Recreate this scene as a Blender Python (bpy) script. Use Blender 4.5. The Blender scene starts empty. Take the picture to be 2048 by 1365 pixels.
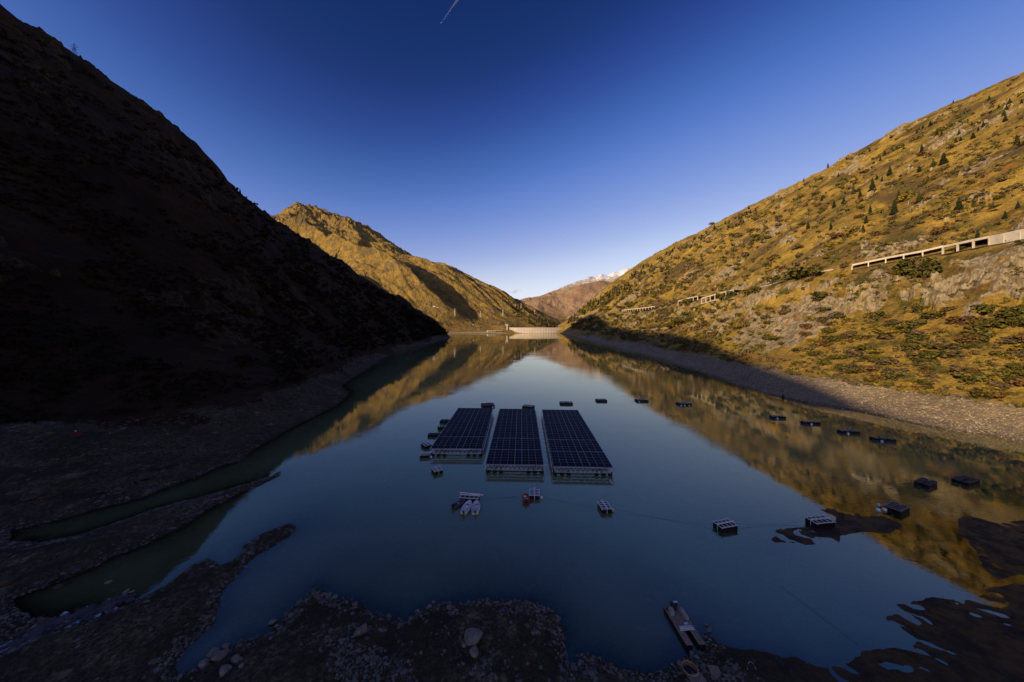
import bpy, math, random
import numpy as np
from mathutils import Vector, Matrix
R = math.radians
scn = bpy.context.scene
# ---------------------------------------------------------------- camera
cam_d = bpy.data.cameras.new('camera'); cam = bpy.data.objects.new('camera', cam_d); scn.collection.objects.link(cam)
cam.location = (0, 0, 41.0); cam.rotation_euler = (R(90), 0, 0)
cam_d.sensor_width = 36; cam_d.lens = 36*640/2048; cam_d.shift_y = -31.5/2048
cam_d.clip_start = 1; cam_d.clip_end = 60000
scn.camera = cam
# ---------------------------------------------------------------- sky, sun, exposure
SUN = Vector((-.78, -.625, .30)).normalized()
EL = math.asin(SUN.z); AZ = math.atan2(SUN.x, SUN.y)
w = bpy.data.worlds.new('World'); scn.world = w; w.use_nodes = True
nt = w.node_tree; nt.nodes.clear()
sky = nt.nodes.new('ShaderNodeTexSky'); sky.sky_type = 'NISHITA'; sky.sun_disc = False
sky.sun_elevation = EL; sky.sun_rotation = AZ; sky.altitude = 1800; sky.air_density = 1.0; sky.dust_density = 1.5; sky.ozone_density = 3.0
SKYSTR = .10
# film-like contrast and saturation on the physical sky, channel by channel
def sl(v): v /= 255; return v/12.92 if v <= .04045 else ((v+.055)/1.055)**2.4
cv = nt.nodes.new('ShaderNodeRGBCurve'); cv.mapping.use_clip = False
CURVE = {0: [(0,0),(.045,24),(.055,42),(.0696,66),(.09,100),(.143,156),(.216,203),(.308,228),(.443,240),(1.0,250)],
         1: [(0,0),(.086,49),(.110,72),(.131,98),(.174,132),(.272,178),(.376,214),(.491,233),(.569,238),(1.0,246)],
         2: [(0,0),(.174,104),(.22,142),(.265,174),(.337,205),(.463,226),(.577,240),(.616,245),(1.0,250)]}
for ch, pts in CURVE.items():
    c = cv.mapping.curves[ch]
    for i, (x, y) in enumerate(pts):
        p = c.points[i] if i < 2 else c.points.new(x, sl(y))
        p.location = (x, sl(y))
    c.points[-1].location = (pts[-1][0], sl(pts[-1][1]))
cv.mapping.update()
sc_ = nt.nodes.new('ShaderNodeVectorMath'); sc_.operation = 'SCALE'; sc_.inputs['Scale'].default_value = .1
bg = nt.nodes.new('ShaderNodeBackground'); bg.inputs[1].default_value = SKYSTR
up = nt.nodes.new('ShaderNodeVectorMath'); up.operation = 'SCALE'; up.inputs['Scale'].default_value = 10.0
wo = nt.nodes.new('ShaderNodeOutputWorld')
L_ = nt.links.new; L_(sky.outputs[0], sc_.inputs[0]); L_(sc_.outputs[0], cv.inputs['Color']); L_(cv.outputs[0], up.inputs[0]); L_(up.outputs[0], bg.inputs[0]); L_(bg.outputs[0], wo.inputs[0])
sd_ = bpy.data.lights.new('sun', 'SUN'); sun = bpy.data.objects.new('sun', sd_); scn.collection.objects.link(sun)
sd_.energy = 5.0; sd_.angle = R(.5); sd_.color = (1, .78, .49)
sun.rotation_euler = SUN.to_track_quat('Z', 'Y').to_euler()
vs = scn.view_settings; vs.view_transform = 'Standard'; vs.look = 'None'; vs.exposure = 0; vs.gamma = 1; vs.use_curve_mapping = False
# ---------------------------------------------------------------- terrain maths (metres; water level z = 0)
F, HC, YH = 640.0, 41.0, 651.0
def S(px, py, Y): return ((px-1024)/F*Y, Y, HC+(YH-py)/F*Y)          # pixel at a known distance
def G(px, py, z=0.0):                                                 # pixel at a known height
    Y = F*(HC-z)/(py-YH); return ((px-1024)/F*Y, Y, z)
def sm(a, b, v):
    v = np.clip((v-a)/(b-a), 0, 1); return v*v*(3-2*v)
def _h(ix, iy, s):
    n = (ix.astype(np.int64)*374761393 + iy.astype(np.int64)*668265263 + s*1442695041) & 0xffffffff
    n = ((n ^ (n >> 13))*1274126177) & 0xffffffff
    return ((n ^ (n >> 16)) & 0xffffff)/16777215.0
def vnoise(x, y, s=0):                                                # gradient noise about -1..1
    ix = np.floor(x); iy = np.floor(y); fx = x-ix; fy = y-iy
    u = fx*fx*fx*(fx*(fx*6-15)+10); v = fy*fy*fy*(fy*(fy*6-15)+10)
    def g(a, b):
        an = _h(ix+a, iy+b, s)*6.2831853
        return np.cos(an)*(fx-a)+np.sin(an)*(fy-b)
    a = g(0,0); b = g(1,0); c = g(0,1); d = g(1,1)
    return 1.5*((a+(b-a)*u)*(1-v)+(c+(d-c)*u)*v)
def fbm(x, y, L, o=4, s=0, g=.5):
    r = 0; a = 1.0
    for i in range(o):
        r = r+a*vnoise(x/L+17.3*i, y/L-9.1*i, s+i); a *= g; L *= .5
    return r
def ridged(x, y, L, o=4, s=0, g=.5):
    r = 0; a = 1.0
    for i in range(o):
        r = r+a*(1-2*np.abs(vnoise(x/L+5.3*i, y/L+3.1*i, s+i))); a *= g; L *= .5
    return r
def wl(pts): return [G(a, b)[:2] for a, b in pts]
left_px = [(850,691),(800,703),(770,716),(740,735),(715,752),(692,765),(683,772),(697,785),(690,797),(676,809),(640,828),(600,848),(551,874),(499,904),(459,928),(432,936),(399,952),(319,980),(279,996),(200,1016),(110,1040),(20,1062)]
bar1_px = [(15,1086),(80,1085),(160,1071),(240,1044),(319,1016),(399,996),(499,968),(540,953),(559,944),(562,952),(520,972),(479,986),(419,1016),(359,1055),(303,1083),(240,1107),(180,1139),(120,1163),(60,1185),(20,1200)]
fore_px = [(30,1222),(90,1232),(160,1222),(220,1219),(260,1207),(300,1187),(339,1163),(383,1127),(415,1117),(443,1127),(471,1115),(487,1091),(519,1071),(575,1050),(591,1055),(591,1063),(559,1083),(515,1111),(479,1147),(447,1175),(431,1219),(423,1251),(391,1279),(359,1311),(349,1330),(362,1344),(390,1334),(431,1311),(479,1283),(539,1263),(571,1227),(607,1195),(633,1171),(670,1187),(721,1201),(744,1219),(789,1228),(812,1240),(835,1224),(872,1209),(950,1200),(996,1199),(1065,1208),(1097,1219),(1115,1238),(1129,1284),(1134,1320),(1150,1328),(1161,1309),(1202,1320),(1239,1343),(1294,1357),(1331,1339),(1363,1325),(1402,1304),(1399,1265),(1408,1256),(1420,1264),(1441,1284),(1482,1295),(1558,1311),(1590,1308),(1634,1326),(1685,1316),(1716,1297),(1805,1291),(1824,1273),(1795,1251),(1762,1236),(1800,1233),(1836,1252),(1846,1248),(1812,1224),(1792,1209),(1859,1198),(1906,1199),(1925,1206),(1935,1196),(1980,1180),(2048,1164),(2140,1150),(2300,1140)]
stream_px = [(-260,1400),(-60,1320),(40,1283),(90,1258),(130,1243),(180,1228),(240,1200)]
mud_px = [(1631,1017),(1653,1011),(1675,1012),(1678,1022),(1716,1026),(1764,1030),(1808,1049),(1811,1061),(1780,1069),(1732,1069),(1685,1077),(1682,1090),(1666,1080),(1634,1082),(1640,1093),(1590,1090),(1546,1087),(1539,1077),(1546,1058),(1590,1052),(1653,1049),(1663,1033),(1640,1023)]
mud2_px = [(1895,1035),(1925,1026),(1990,1043),(2048,1038),(2120,1040),(2300,1050),(2300,1128),(2140,1138),(2048,1152),(1995,1160),(1962,1130),(1945,1098),(1915,1070)]
right_px = [(2300,918),(2150,900),(2048,886),(1985,872),(1900,861),(1824,848),(1765,835),(1710,823),(1640,811),(1604,804),(1540,791),(1460,765),(1393,741),(1344,726),(1295,711),(1246,699),(1173,680)]
land_main = ([(235,1645),(15,1645),(-100,1625),(-322,1600),(-420,1500),(-440,1300),(-330,1160),(-240,1125),(-205,1100),(-200,1070),(-190,850)]
  + wl(left_px) + wl(bar1_px) + wl(fore_px) + [(200,10),(330,60)]
  + wl(right_px) + [(241,1544),(235,1645)])     # ring of the water: everything outside it is land
islands = [wl(mud_px), wl(mud2_px)]
def seg_d2(x, y, P):
    P = np.array(P, float); Q = np.roll(P, -1, 0); d2 = np.full(x.shape, 1e18); ins = np.zeros(x.shape, bool)
    for (ax, ay), (bx, by) in zip(P, Q):
        dx, dy = bx-ax, by-ay; L = dx*dx+dy*dy
        if L < 1e-9: continue
        t = np.clip(((x-ax)*dx+(y-ay)*dy)/L, 0, 1)
        d2 = np.minimum(d2, (x-ax-t*dx)**2+(y-ay-t*dy)**2)
        if dy != 0: ins ^= ((ay > y) != (by > y)) & (x < dx*(y-ay)/dy+ax)
    return d2, ins
def sdist(x, y):                                                      # + on land, - in water; also island flag
    d2, ins = seg_d2(x, y, land_main); sd = np.where(ins, -np.sqrt(d2), np.sqrt(d2)); isl = np.zeros(x.shape)
    sp = np.array(wl(stream_px)); q = np.full(x.shape, 1e9)
    for (ax, ay), (bx, by) in zip(sp[:-1], sp[1:]):
        dx, dy = bx-ax, by-ay; t = np.clip(((x-ax)*dx+(y-ay)*dy)/(dx*dx+dy*dy), 0, 1); q = np.minimum(q, np.hypot(x-ax-t*dx, y-ay-t*dy))
    sd = np.minimum(sd, q-1.4)
    for P in islands:
        d2, i2 = seg_d2(x, y, P); s = np.where(i2, np.sqrt(d2), -np.sqrt(d2))
        isl = np.maximum(isl, sm(-3, 0, s)); sd = np.maximum(sd, s)
    return sd, isl
ridgeL = [S(905,668,1100),S(870,641,1080),S(800,599,1050),S(700,537,950),S(600,473,860),S(545,435,820),S(480,388,770),S(400,313,700),S(330,252,655),S(270,209,620),S(150,126,560),S(70,72,520),S(0,24,480)]
ridgeR = [S(1130,643,1800),S(1160,623,1870),S(1200,593,1950),S(1255,548,2050),S(1300,523,2050),S(1400,468,1750),S(1500,414,1400),S(1600,366,1150),S(1700,314,980),S(1800,259,850),S(1900,209,750),S(2048,144,640)]
ctrl = list(ridgeL) + list(ridgeR)
ctrl += [(-760,380,505),(-790,250,480),(-800,0,445),(-800,-300,430),(-800,-470,388),(-800,-620,312),(-850,-1200,300),(-430,0,190),(-430,-600,180),(-150,-100,20),(-180,-600,30),(-450,250,240)]  # unseen ridge behind the camera, heights set to place its shadow edge
ctrl += [(-560,1180,50),(-700,1250,95),(-900,1080,235),(-1000,800,365),(-1050,480,400),(-1100,0,340),(-1100,-600,290),(-1500,0,300),(-2200,1000,350),(-2500,-600,350),(-2200,-1800,300)]
ctrl += [G(0,858,9),G(200,852,8),G(400,845,8),G(520,826,8),G(640,757,8),G(700,735,8),G(790,700,7),(-215,850,8),(-225,1000,8)]
ctrl += [(-560,600,345),(-600,480,372),(-640,380,400),(-520,800,235),(-600,700,330),(-420,950,165),(-350,700,140),(-476,636,240),(-520,612,270),(-418,663,195),(500,4900,10),(900,5600,10),(-600,5600,200),(-330,400,165),(-400,300,215)]
for a, b in wl(left_px[:-3]): ctrl.append((a, b, 0))
ctrl += [(-205,1095,0),(-190,850,0),(-420,1500,0),(-440,1300,0),(-330,1160,0),(-322,1600,0),(-100,1625,0),(15,1645,5),(235,1645,5)]
ctrl += [(60,200,-4),(0,500,-20),(0,1000,-30),(0,100,-2),(0,0,2),(-60,50,0),(60,0,2),(0,-400,10),(0,-1500,80),(120,60,0)]
for a, b in wl(right_px)[1:]: ctrl.append((a, b, 0)); 
for a, b in wl(right_px)[1:-1:2]: ctrl.append((a+24+b*.02, b, 8.0))
ctrl += [(241,1544,0),(255,1400,2),(228,1150,0),(225,1250,0),(250,1150,12),(262,1350,18)]
road = [S(2048,493,197),S(1885,508,250),S(1700,536,300),S(1577,565,350),S(1460,595,500),S(1395,603,600),S(1310,618,850),S(1245,624,1050),S(1175,630,1450)]
ctrl += road + [(260,0,40),(330,100,92),(330,-300,80),(180,-200,20),(180,-700,30)]
ctrl += [(1030,300,560),(1030,0,560),(1030,-500,540),(1030,-1300,520),(690,600,335),(690,200,335),(690,-400,330),(690,1000,335),(700,1500,350),(500,250,210),(480,600,190),(520,1100,230),(500,1600,240)]
ctrl += [(1500,600,620),(1500,-300,620),(1450,1500,560),(1200,2300,400),(900,2450,250),(600,2300,60),(400,2200,-20),(300,1950,-60),(1700,2800,300),(2600,1000,800)]
ctrl += [S(545,432,3300),S(585,413,3300),S(620,403,3300),S(660,418,3250),S(700,440,3100),S(740,467,3000),S(800,505,2850),S(840,517,2650),S(880,527,2550),S(930,547,2500),S(1000,583,2450),S(1050,608,2450),S(1100,634,2450),S(1122,648,2400)]
ctrl += [S(620,470,2750),S(700,500,2600),S(560,455,2700),S(760,530,2300),S(650,530,1900),S(850,580,2100),S(800,600,1800),S(950,610,2100),S(900,635,1850),S(960,645,1800),S(1010,652,1720),S(1030,630,2150),(-80,1680,16),(-330,1650,12),S(1085,650,2100)]
ctrl += [(-1500,4200,900),(-600,3800,300),(0,3300,60),(400,2900,40),(100,1900,-10),(200,1900,-40),(-2500,3000,900),(-3300,2000,700),(-1700,2200,420),(-1300,1700,230),(-800,1700,190),(2500,3800,500),(1200,4200,250),(300,4500,150),(0,-4000,300),(-4000,-3000,400),(3500,-3000,700)]
spur_pts = [S(600,462,2750),S(700,520,2450),S(780,575,2200),S(840,606,2000),S(895,620,1850)]
ctrl = np.array(ctrl, float); CS = 35.0
def _solve():
    X, Y, Z = ctrl.T; n = len(X)
    A = np.sqrt((X[:,None]-X)**2+(Y[:,None]-Y)**2+CS**2)
    B = np.c_[np.ones(n), X/1000, Y/1000]
    M = np.block([[A-np.eye(n)*2.0, B],[B.T, np.zeros((3,3))]])
    return np.linalg.solve(M, np.r_[Z, 0,0,0])
WT = _solve()
def base_h(x, y):
    r = WT[-3]+WT[-2]*x/1000+WT[-1]*y/1000
    for (cx, cy, _), w in zip(ctrl, WT[:-3]): r = r+w*np.sqrt((x-cx)**2+(y-cy)**2+CS**2)
    return r
def rockzone(x, y, b):
    return (x > 0)*(np.exp(-((y-300)/105.)**2)*sm(12,28,b)*(1-sm(70,88,b))+.5*np.exp(-((y-185)/38.)**2)*sm(38,52,b)*(1-sm(78,92,b))+.35*np.exp(-((y-620)/150.)**2)*sm(95,120,b)*(1-sm(170,240,b)))
def height(x, y):
    """z, plus masks: rock 0..1, gravel 0..1, mud 0..1"""
    sd, isl = sdist(x, y); D = np.hypot(x, y)
    near = 1-sm(260, 500, D)
    jit = near*(fbm(x, y, 6, 4, 3, .6)*.45 + fbm(x, y, 30, 2, 9)*.6) + (1-near)*fbm(x, y, 60, 4, 3)*3
    fj = np.where(sd > 25, 0, 1.0)
    sdj = sd+jit*fj*np.where(isl > 0, .9, 1.0)
    jit = np.where((x > 22)&(y < 92), jit*.5+1.5*fbm(x*.30+y*.12, y*1.1-x*.25, 6, 5, 15, .62), jit)
    b = base_h(x, y)
    flat = (1-sm(95, 150, y))*(1-sm(95,140,np.abs(x)))                # the drained delta in front of the camera
    muddy = sm(20, 50, x)*flat*sm(20,45,y)*(1-sm(150,190,x)); mud = np.maximum(isl, sm(26, 40, x)*flat*(1-sm(5,14,b)))
    cap = np.where(mud > .5, .28, 1.25)*(1+.35*fbm(x, y, 14, 3, 21)); sl = np.where(mud > .5, .035, .34)
    bar = cap*(1-np.exp(-np.maximum(sdj, 0)*sl/cap))
    hill = np.maximum(b, 0)*sm(0, 26, sdj)*(1-flat*.97*(1-sm(10, 30, b)))
    hz = sm(9, 60, b)                                                 # how much it is hill
    strike = y+.35*x
    gul = (ridged(strike*1.0, x*.28, 130, 3, 31)-1.1)*9*sm(20, 160, b)
    rk = fbm(x, y*1.0, 90, 4, 41, .6)+.55*fbm(x+b*.6, y, 22, 3, 47, .6)
    rx = np.interp(y, [p[1] for p in road], [p[0] for p in road]); damp = 1-.85*np.exp(-((x-rx)/16.)**2)*(x > 150)*(y > 60)
    lat = sm(60,200,x)*(1-sm(1900,2300,y))
    low = lat*sm(12,40,b)*(1-sm(85,130,b))
    rz = rockzone(x, y, b)
    rock = sm(.42, .62, rk+.10*low+.62*rz+.05*(x < 0)+.32*sm(750,1050,b)*(y > 2200)-.20*sm(110,300,b)*lat)*sm(10, 22, b)
    rr = ridged(x*.8+b*.5, y*.8, 26, 5, 53, .58)-.35
    med = fbm(x, y, 48, 4, 61, .55)*4.2
    far = sm(1500, 2300, D)*(x < 300)
    pk = np.exp(-((x+1900)**2+(y-3200)**2)/900.**2)
    z = bar+hill+hz*damp*(gul*(.7+.3*far)+med*(1-.75*far)+rock*(np.maximum(rr, -.3)*4.0*(1+.6*low)+1.0)*(1-.7*far)+fbm(x, y, 9, 3, 71, .6)*.55)
    spur = np.full(x.shape, 1e9)
    for (ax, ay, _), (bx, by, _) in zip(spur_pts[:-1], spur_pts[1:]):
        dx, dy = bx-ax, by-ay; t = np.clip(((x-ax)*dx+(y-ay)*dy)/(dx*dx+dy*dy), 0, 1); spur = np.minimum(spur, np.hypot(x-ax-t*dx, y-ay-t*dy))
    z = z+far*(105*np.exp(-(spur/85.)**2)-42*np.exp(-((spur-200)/110.)**2)*(x > -1300))*sm(1560, 1750, y)
    z = z+far*hz*(ridged(.62*x+.78*y, (.78*x-.62*y)*.22, 120, 5, 33, .58)-1.1)*20*sm(60,200,b)
    z = z+far*hz*(ridged(x, y, 520, 6, 77, .58)-1.2)*(8+44*pk)*sm(100,600,b)*(1-.75*np.exp(-((b-470)/120.)**2))
    small = fbm(x, y, 1.9, 3, 81, .6)*np.where(mud > .5, .03, .16)+fbm(x, y, 7.5, 3, 83, .6)*np.where(mud > .5, .05, .28)
    track = muddy*(1-isl*.6)*(.10*np.sin((x*.55+y*.9+3.0*vnoise(x/9, y/9, 5))*2.2)*sm(-.35,.4,vnoise(x/11+7, y/7, 6))+.06*vnoise(x/2.2,y/1.4,8))*(mud > .5)
    z = z+sm(0, 2.0, sdj)*(small*near+track*sm(0,1.5,sdj))
    dep = np.minimum(-sdj, 400)
    wet = np.where(sdj < 0, -(dep*.10+np.minimum(dep, 3)*.12)*(1-.72*sm(22,60,x)*(1-sm(60,100,y)))*(1+.25*vnoise(x/8, y/8, 7)*near), 0)
    z = np.where(sdj < 0, wet-.02, np.where(mud > .5, np.maximum(z-.015, -.12), np.maximum(z, .02)))
    grav = (1-sm(6.5, 10.5, b+1.6*fbm(x, y, 22, 3, 91)))*(1-mud)*np.where(D > 1200, .7, 1)
    ll = (x < 0)*sm(150,260,D)*(1-sm(1150, 1250, y))
    return z, rock*(1-grav), grav, mud, sdj
# ---------------------------------------------------------------- materials
def mat(name, col, rough=.7, metal=0, spec=.3, noise=0, nscale=3.0, bump=0, bscale=8, col2=None):
    m = bpy.data.materials.new(name); m.use_nodes = True; n = m.node_tree.nodes; l = m.node_tree.links
    b = n['Principled BSDF']; b.inputs['Base Color'].default_value = (*col, 1); b.inputs['Roughness'].default_value = rough
    b.inputs['Metallic'].default_value = metal; b.inputs['Specular IOR Level'].default_value = spec
    tc = n.new('ShaderNodeTexCoord')
    if noise or col2:
        t = n.new('ShaderNodeTexNoise'); t.inputs['Scale'].default_value = nscale; t.inputs['Detail'].default_value = 5
        l.new(tc.outputs['Object'], t.inputs['Vector'])
        r = n.new('ShaderNodeValToRGB'); r.color_ramp.elements[0].position = .35; r.color_ramp.elements[1].position = .65
        c2 = col2 or tuple(c*(1-noise) for c in col)
        r.color_ramp.elements[0].color = (*c2, 1); r.color_ramp.elements[1].color = (*col, 1)
        l.new(t.outputs[0], r.inputs[0]); l.new(r.outputs[0], b.inputs['Base Color'])
    if bump:
        t = n.new('ShaderNodeTexNoise'); t.inputs['Scale'].default_value = bscale; t.inputs['Detail'].default_value = 6
        l.new(tc.outputs['Object'], t.inputs['Vector'])
        bp = n.new('ShaderNodeBump'); bp.inputs['Strength'].default_value = bump; bp.inputs['Distance'].default_value = .05
        l.new(t.outputs[0], bp.inputs['Height']); l.new(bp.outputs[0], b.inputs['Normal'])
    return m
class NB:
    """tiny node builder"""
    def __init__(s, name):
        s.m = bpy.data.materials.new(name); s.m.use_nodes = True; s.n = s.m.node_tree.nodes; s.l = s.m.node_tree.links
        s.b = s.n['Principled BSDF']; s.out = s.n['Material Output']
        s.geo = s.n.new('ShaderNodeNewGeometry').outputs['Position']
        a = s.n.new('ShaderNodeAttribute'); a.attribute_name = 'masks'; sp = s.n.new('ShaderNodeSeparateColor'); s.l.new(a.outputs['Color'], sp.inputs[0])
        s.rock, s.grav, s.mud = sp.outputs
        sx = s.n.new('ShaderNodeSeparateXYZ'); s.l.new(s.geo, sx.inputs[0]); s.x, s.y, s.z = sx.outputs
    def set(s, sock, v):
        if isinstance(v, bpy.types.NodeSocket): s.l.new(v, sock)
        elif isinstance(v, (int, float)): sock.default_value = v if sock.type != 'RGBA' else (v, v, v, 1)
        else: sock.default_value = (*v, 1) if sock.type == 'RGBA' else v
    def noise(s, scale, detail=4, rough=.55, vec=None, dist=0, st=(1,1,1)):
        t = s.n.new('ShaderNodeTexNoise'); t.inputs['Scale'].default_value = scale; t.inputs['Detail'].default_value = detail; t.inputs['Roughness'].default_value = rough; t.inputs['Distortion'].default_value = dist
        v = vec or s.geo
        if st != (1,1,1):
            mp = s.n.new('ShaderNodeMapping'); mp.inputs['Scale'].default_value = st; s.l.new(v, mp.inputs[0]); v = mp.outputs[0]
        s.l.new(v, t.inputs['Vector']); return t.outputs[0]
    def voro(s, scale, feat='F1', out=0):
        t = s.n.new('ShaderNodeTexVoronoi'); t.inputs['Scale'].default_value = scale; t.feature = feat; s.l.new(s.geo, t.inputs['Vector']); return t.outputs[out]
    def math(s, op, a, b=0.0, c=None):
        m = s.n.new('ShaderNodeMath'); m.operation = op; s.set(m.inputs[0], a); s.set(m.inputs[1], b)
        if c is not None: s.set(m.inputs[2], c)
        return m.outputs[0]
    def step(s, v, a, b):
        m = s.n.new('ShaderNodeMapRange'); m.interpolation_type = 'SMOOTHSTEP'; s.set(m.inputs[0], v); m.inputs[1].default_value = a; m.inputs[2].default_value = b; return m.outputs[0]
    def mix(s, f, a, b, mode='MIX'):
        m = s.n.new('ShaderNodeMix'); m.data_type = 'RGBA'; m.blend_type = mode; s.set(m.inputs[0], f); s.set(m.inputs[6], a); s.set(m.inputs[7], b); return m.outputs[2]
    def bump(s, h, dist, strength=1, nrm=None):
        b = s.n.new('ShaderNodeBump'); b.inputs['Strength'].default_value = strength; b.inputs['Distance'].default_value = dist; s.l.new(h, b.inputs['Height'])
        if nrm: s.l.new(nrm, b.inputs['Normal'])
        return b.outputs[0]
    def finish(s, col, rough, nrm=None, spec=.25):
        s.set(s.b.inputs['Base Color'], col); s.set(s.b.inputs['Roughness'], rough); s.b.inputs['Specular IOR Level'].default_value = spec
        if nrm: s.l.new(nrm, s.b.inputs['Normal'])
        return s.m
def hill_mat(name, grass1, grass2, heath, green, rust, rockc, rockd, gravc, gravd, rock_amt=1.0, bs=1.0):
    b = NB(name)
    base = b.mix(b.step(b.noise(.021, 6, .62), .42, .60), grass1, grass2)
    base = b.mix(b.math('MULTIPLY', b.step(b.noise(.0125, 7, .68, dist=.4), .47, .62), .85), base, heath)
    base = b.mix(b.math('MULTIPLY', b.step(b.noise(.06, 6, .7), .52, .62), .85), base, green)
    base = b.mix(b.math('MULTIPLY', b.step(b.noise(.035, 5, .6, dist=.6), .60, .68), .7), base, rust)
    fine = b.noise(.55, 5, .75); base = b.mix(.6, base, b.mix(b.step(fine, .3, .7), (.35,.35,.35), (1.5,1.5,1.5)), 'MULTIPLY')
    rk = b.mix(b.step(b.noise(.35, 7, .75, st=(1,1,.35)), .36, .62), rockd, rockc)
    rk = b.mix(b.math('MULTIPLY', b.step(b.noise(.16, 5, .7), .52, .60), .8), rk, base)
    rmask = b.math('MULTIPLY', b.step(b.math('ADD', b.rock, b.math('MULTIPLY', b.math('SUBTRACT', b.noise(.11, 6, .7), .5), 1.3)), .42, .58), rock_amt)
    col = b.mix(rmask, base, rk)
    gv = b.mix(b.step(b.noise(1.6, 8, .8), .42, .64), gravd, gravc); gv = b.mix(b.step(b.noise(.07, 6, .65, dist=.5), .38, .62), gv, gravd); gv = b.mix(b.step(b.noise(.28, 5, .7), .58, .66), gv, gravc)
    gv = b.mix(b.math('MULTIPLY', b.step(b.noise(.11, 6, .65, dist=1.2), .50, .60), .55), gv, gravd)
    wetn = b.step(b.math('ADD', b.z, b.math('MULTIPLY', b.noise(.3, 3), 1.0)), .3, 1.6)
    gv = b.mix(wetn, b.mix(.62, gv, (.03,.028,.022)), gv)
    gm_ = b.step(b.math('ADD', b.grav, b.math('MULTIPLY', b.math('SUBTRACT', b.noise(.2, 6, .7), .5), .8)), .38, .62)
    col = b.mix(gm_, col, gv)
    col = b.mix(b.mud, col, b.mix(b.step(b.noise(.5, 5, .65, st=(1,2.2,1)), .4, .62), (.036,.032,.025), (.019,.017,.013)))
    h = b.math('ADD', b.math('MULTIPLY', b.noise(.8/bs, 7, .75), 1.0), b.math('MULTIPLY', b.noise(.16/bs, 5, .65), 2.2))
    rough = b.mix(b.mud, .95, b.mix(b.step(b.noise(.35, 4, .6), .45, .6), .4, .7))
    return b.finish(col, rough, b.bump(h, 1.1*bs, .9), .2)
# ---------------------------------------------------------------- mesh helpers
def tag(o, label=None, cat=None, group=None, kind=None):
    if label: o['label'] = label
    if cat: o['category'] = cat
    if group: o['group'] = group
    if kind: o['kind'] = kind
    return o
def link(o, parent=None):
    scn.collection.objects.link(o)
    if parent is not None: o.parent = parent
    return o
def empty(name, loc=(0,0,0), rz=0, **k):
    o = bpy.data.objects.new(name, None); o.location = loc; o.rotation_euler = (0,0,rz); o.empty_display_size = .5; link(o); return tag(o, **k)
def npmesh(name, co, faces, m=None, masks=None, smooth=False):
    """co Nx3, faces list of arrays (Mx3 / Mx4)"""
    me = bpy.data.meshes.new(name); co = np.asarray(co, np.float32)
    fs = [np.asarray(f, np.int32) for f in faces if len(f)]
    nl = sum(f.size for f in fs); npoly = sum(len(f) for f in fs)
    me.vertices.add(len(co)); me.vertices.foreach_set('co', co.ravel())
    me.loops.add(nl); me.loops.foreach_set('vertex_index', np.concatenate([f.ravel() for f in fs]))
    me.polygons.add(npoly); tot = np.concatenate([np.full(len(f), f.shape[1], np.int32) for f in fs])
    me.polygons.foreach_set('loop_start', np.r_[0, np.cumsum(tot)[:-1]].astype(np.int32))
    try: me.polygons.foreach_set('loop_total', tot)
    except Exception: pass
    if masks is not None:
        a = me.attributes.new('masks', 'FLOAT_COLOR', 'POINT'); a.data.foreach_set('color', np.c_[masks, np.ones(len(co))].astype(np.float32).ravel())
    me.update(calc_edges=True); me.validate()
    me.polygons.foreach_set('use_smooth', np.full(len(me.polygons), smooth))
    if m: me.materials.append(m)
    return me
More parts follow.
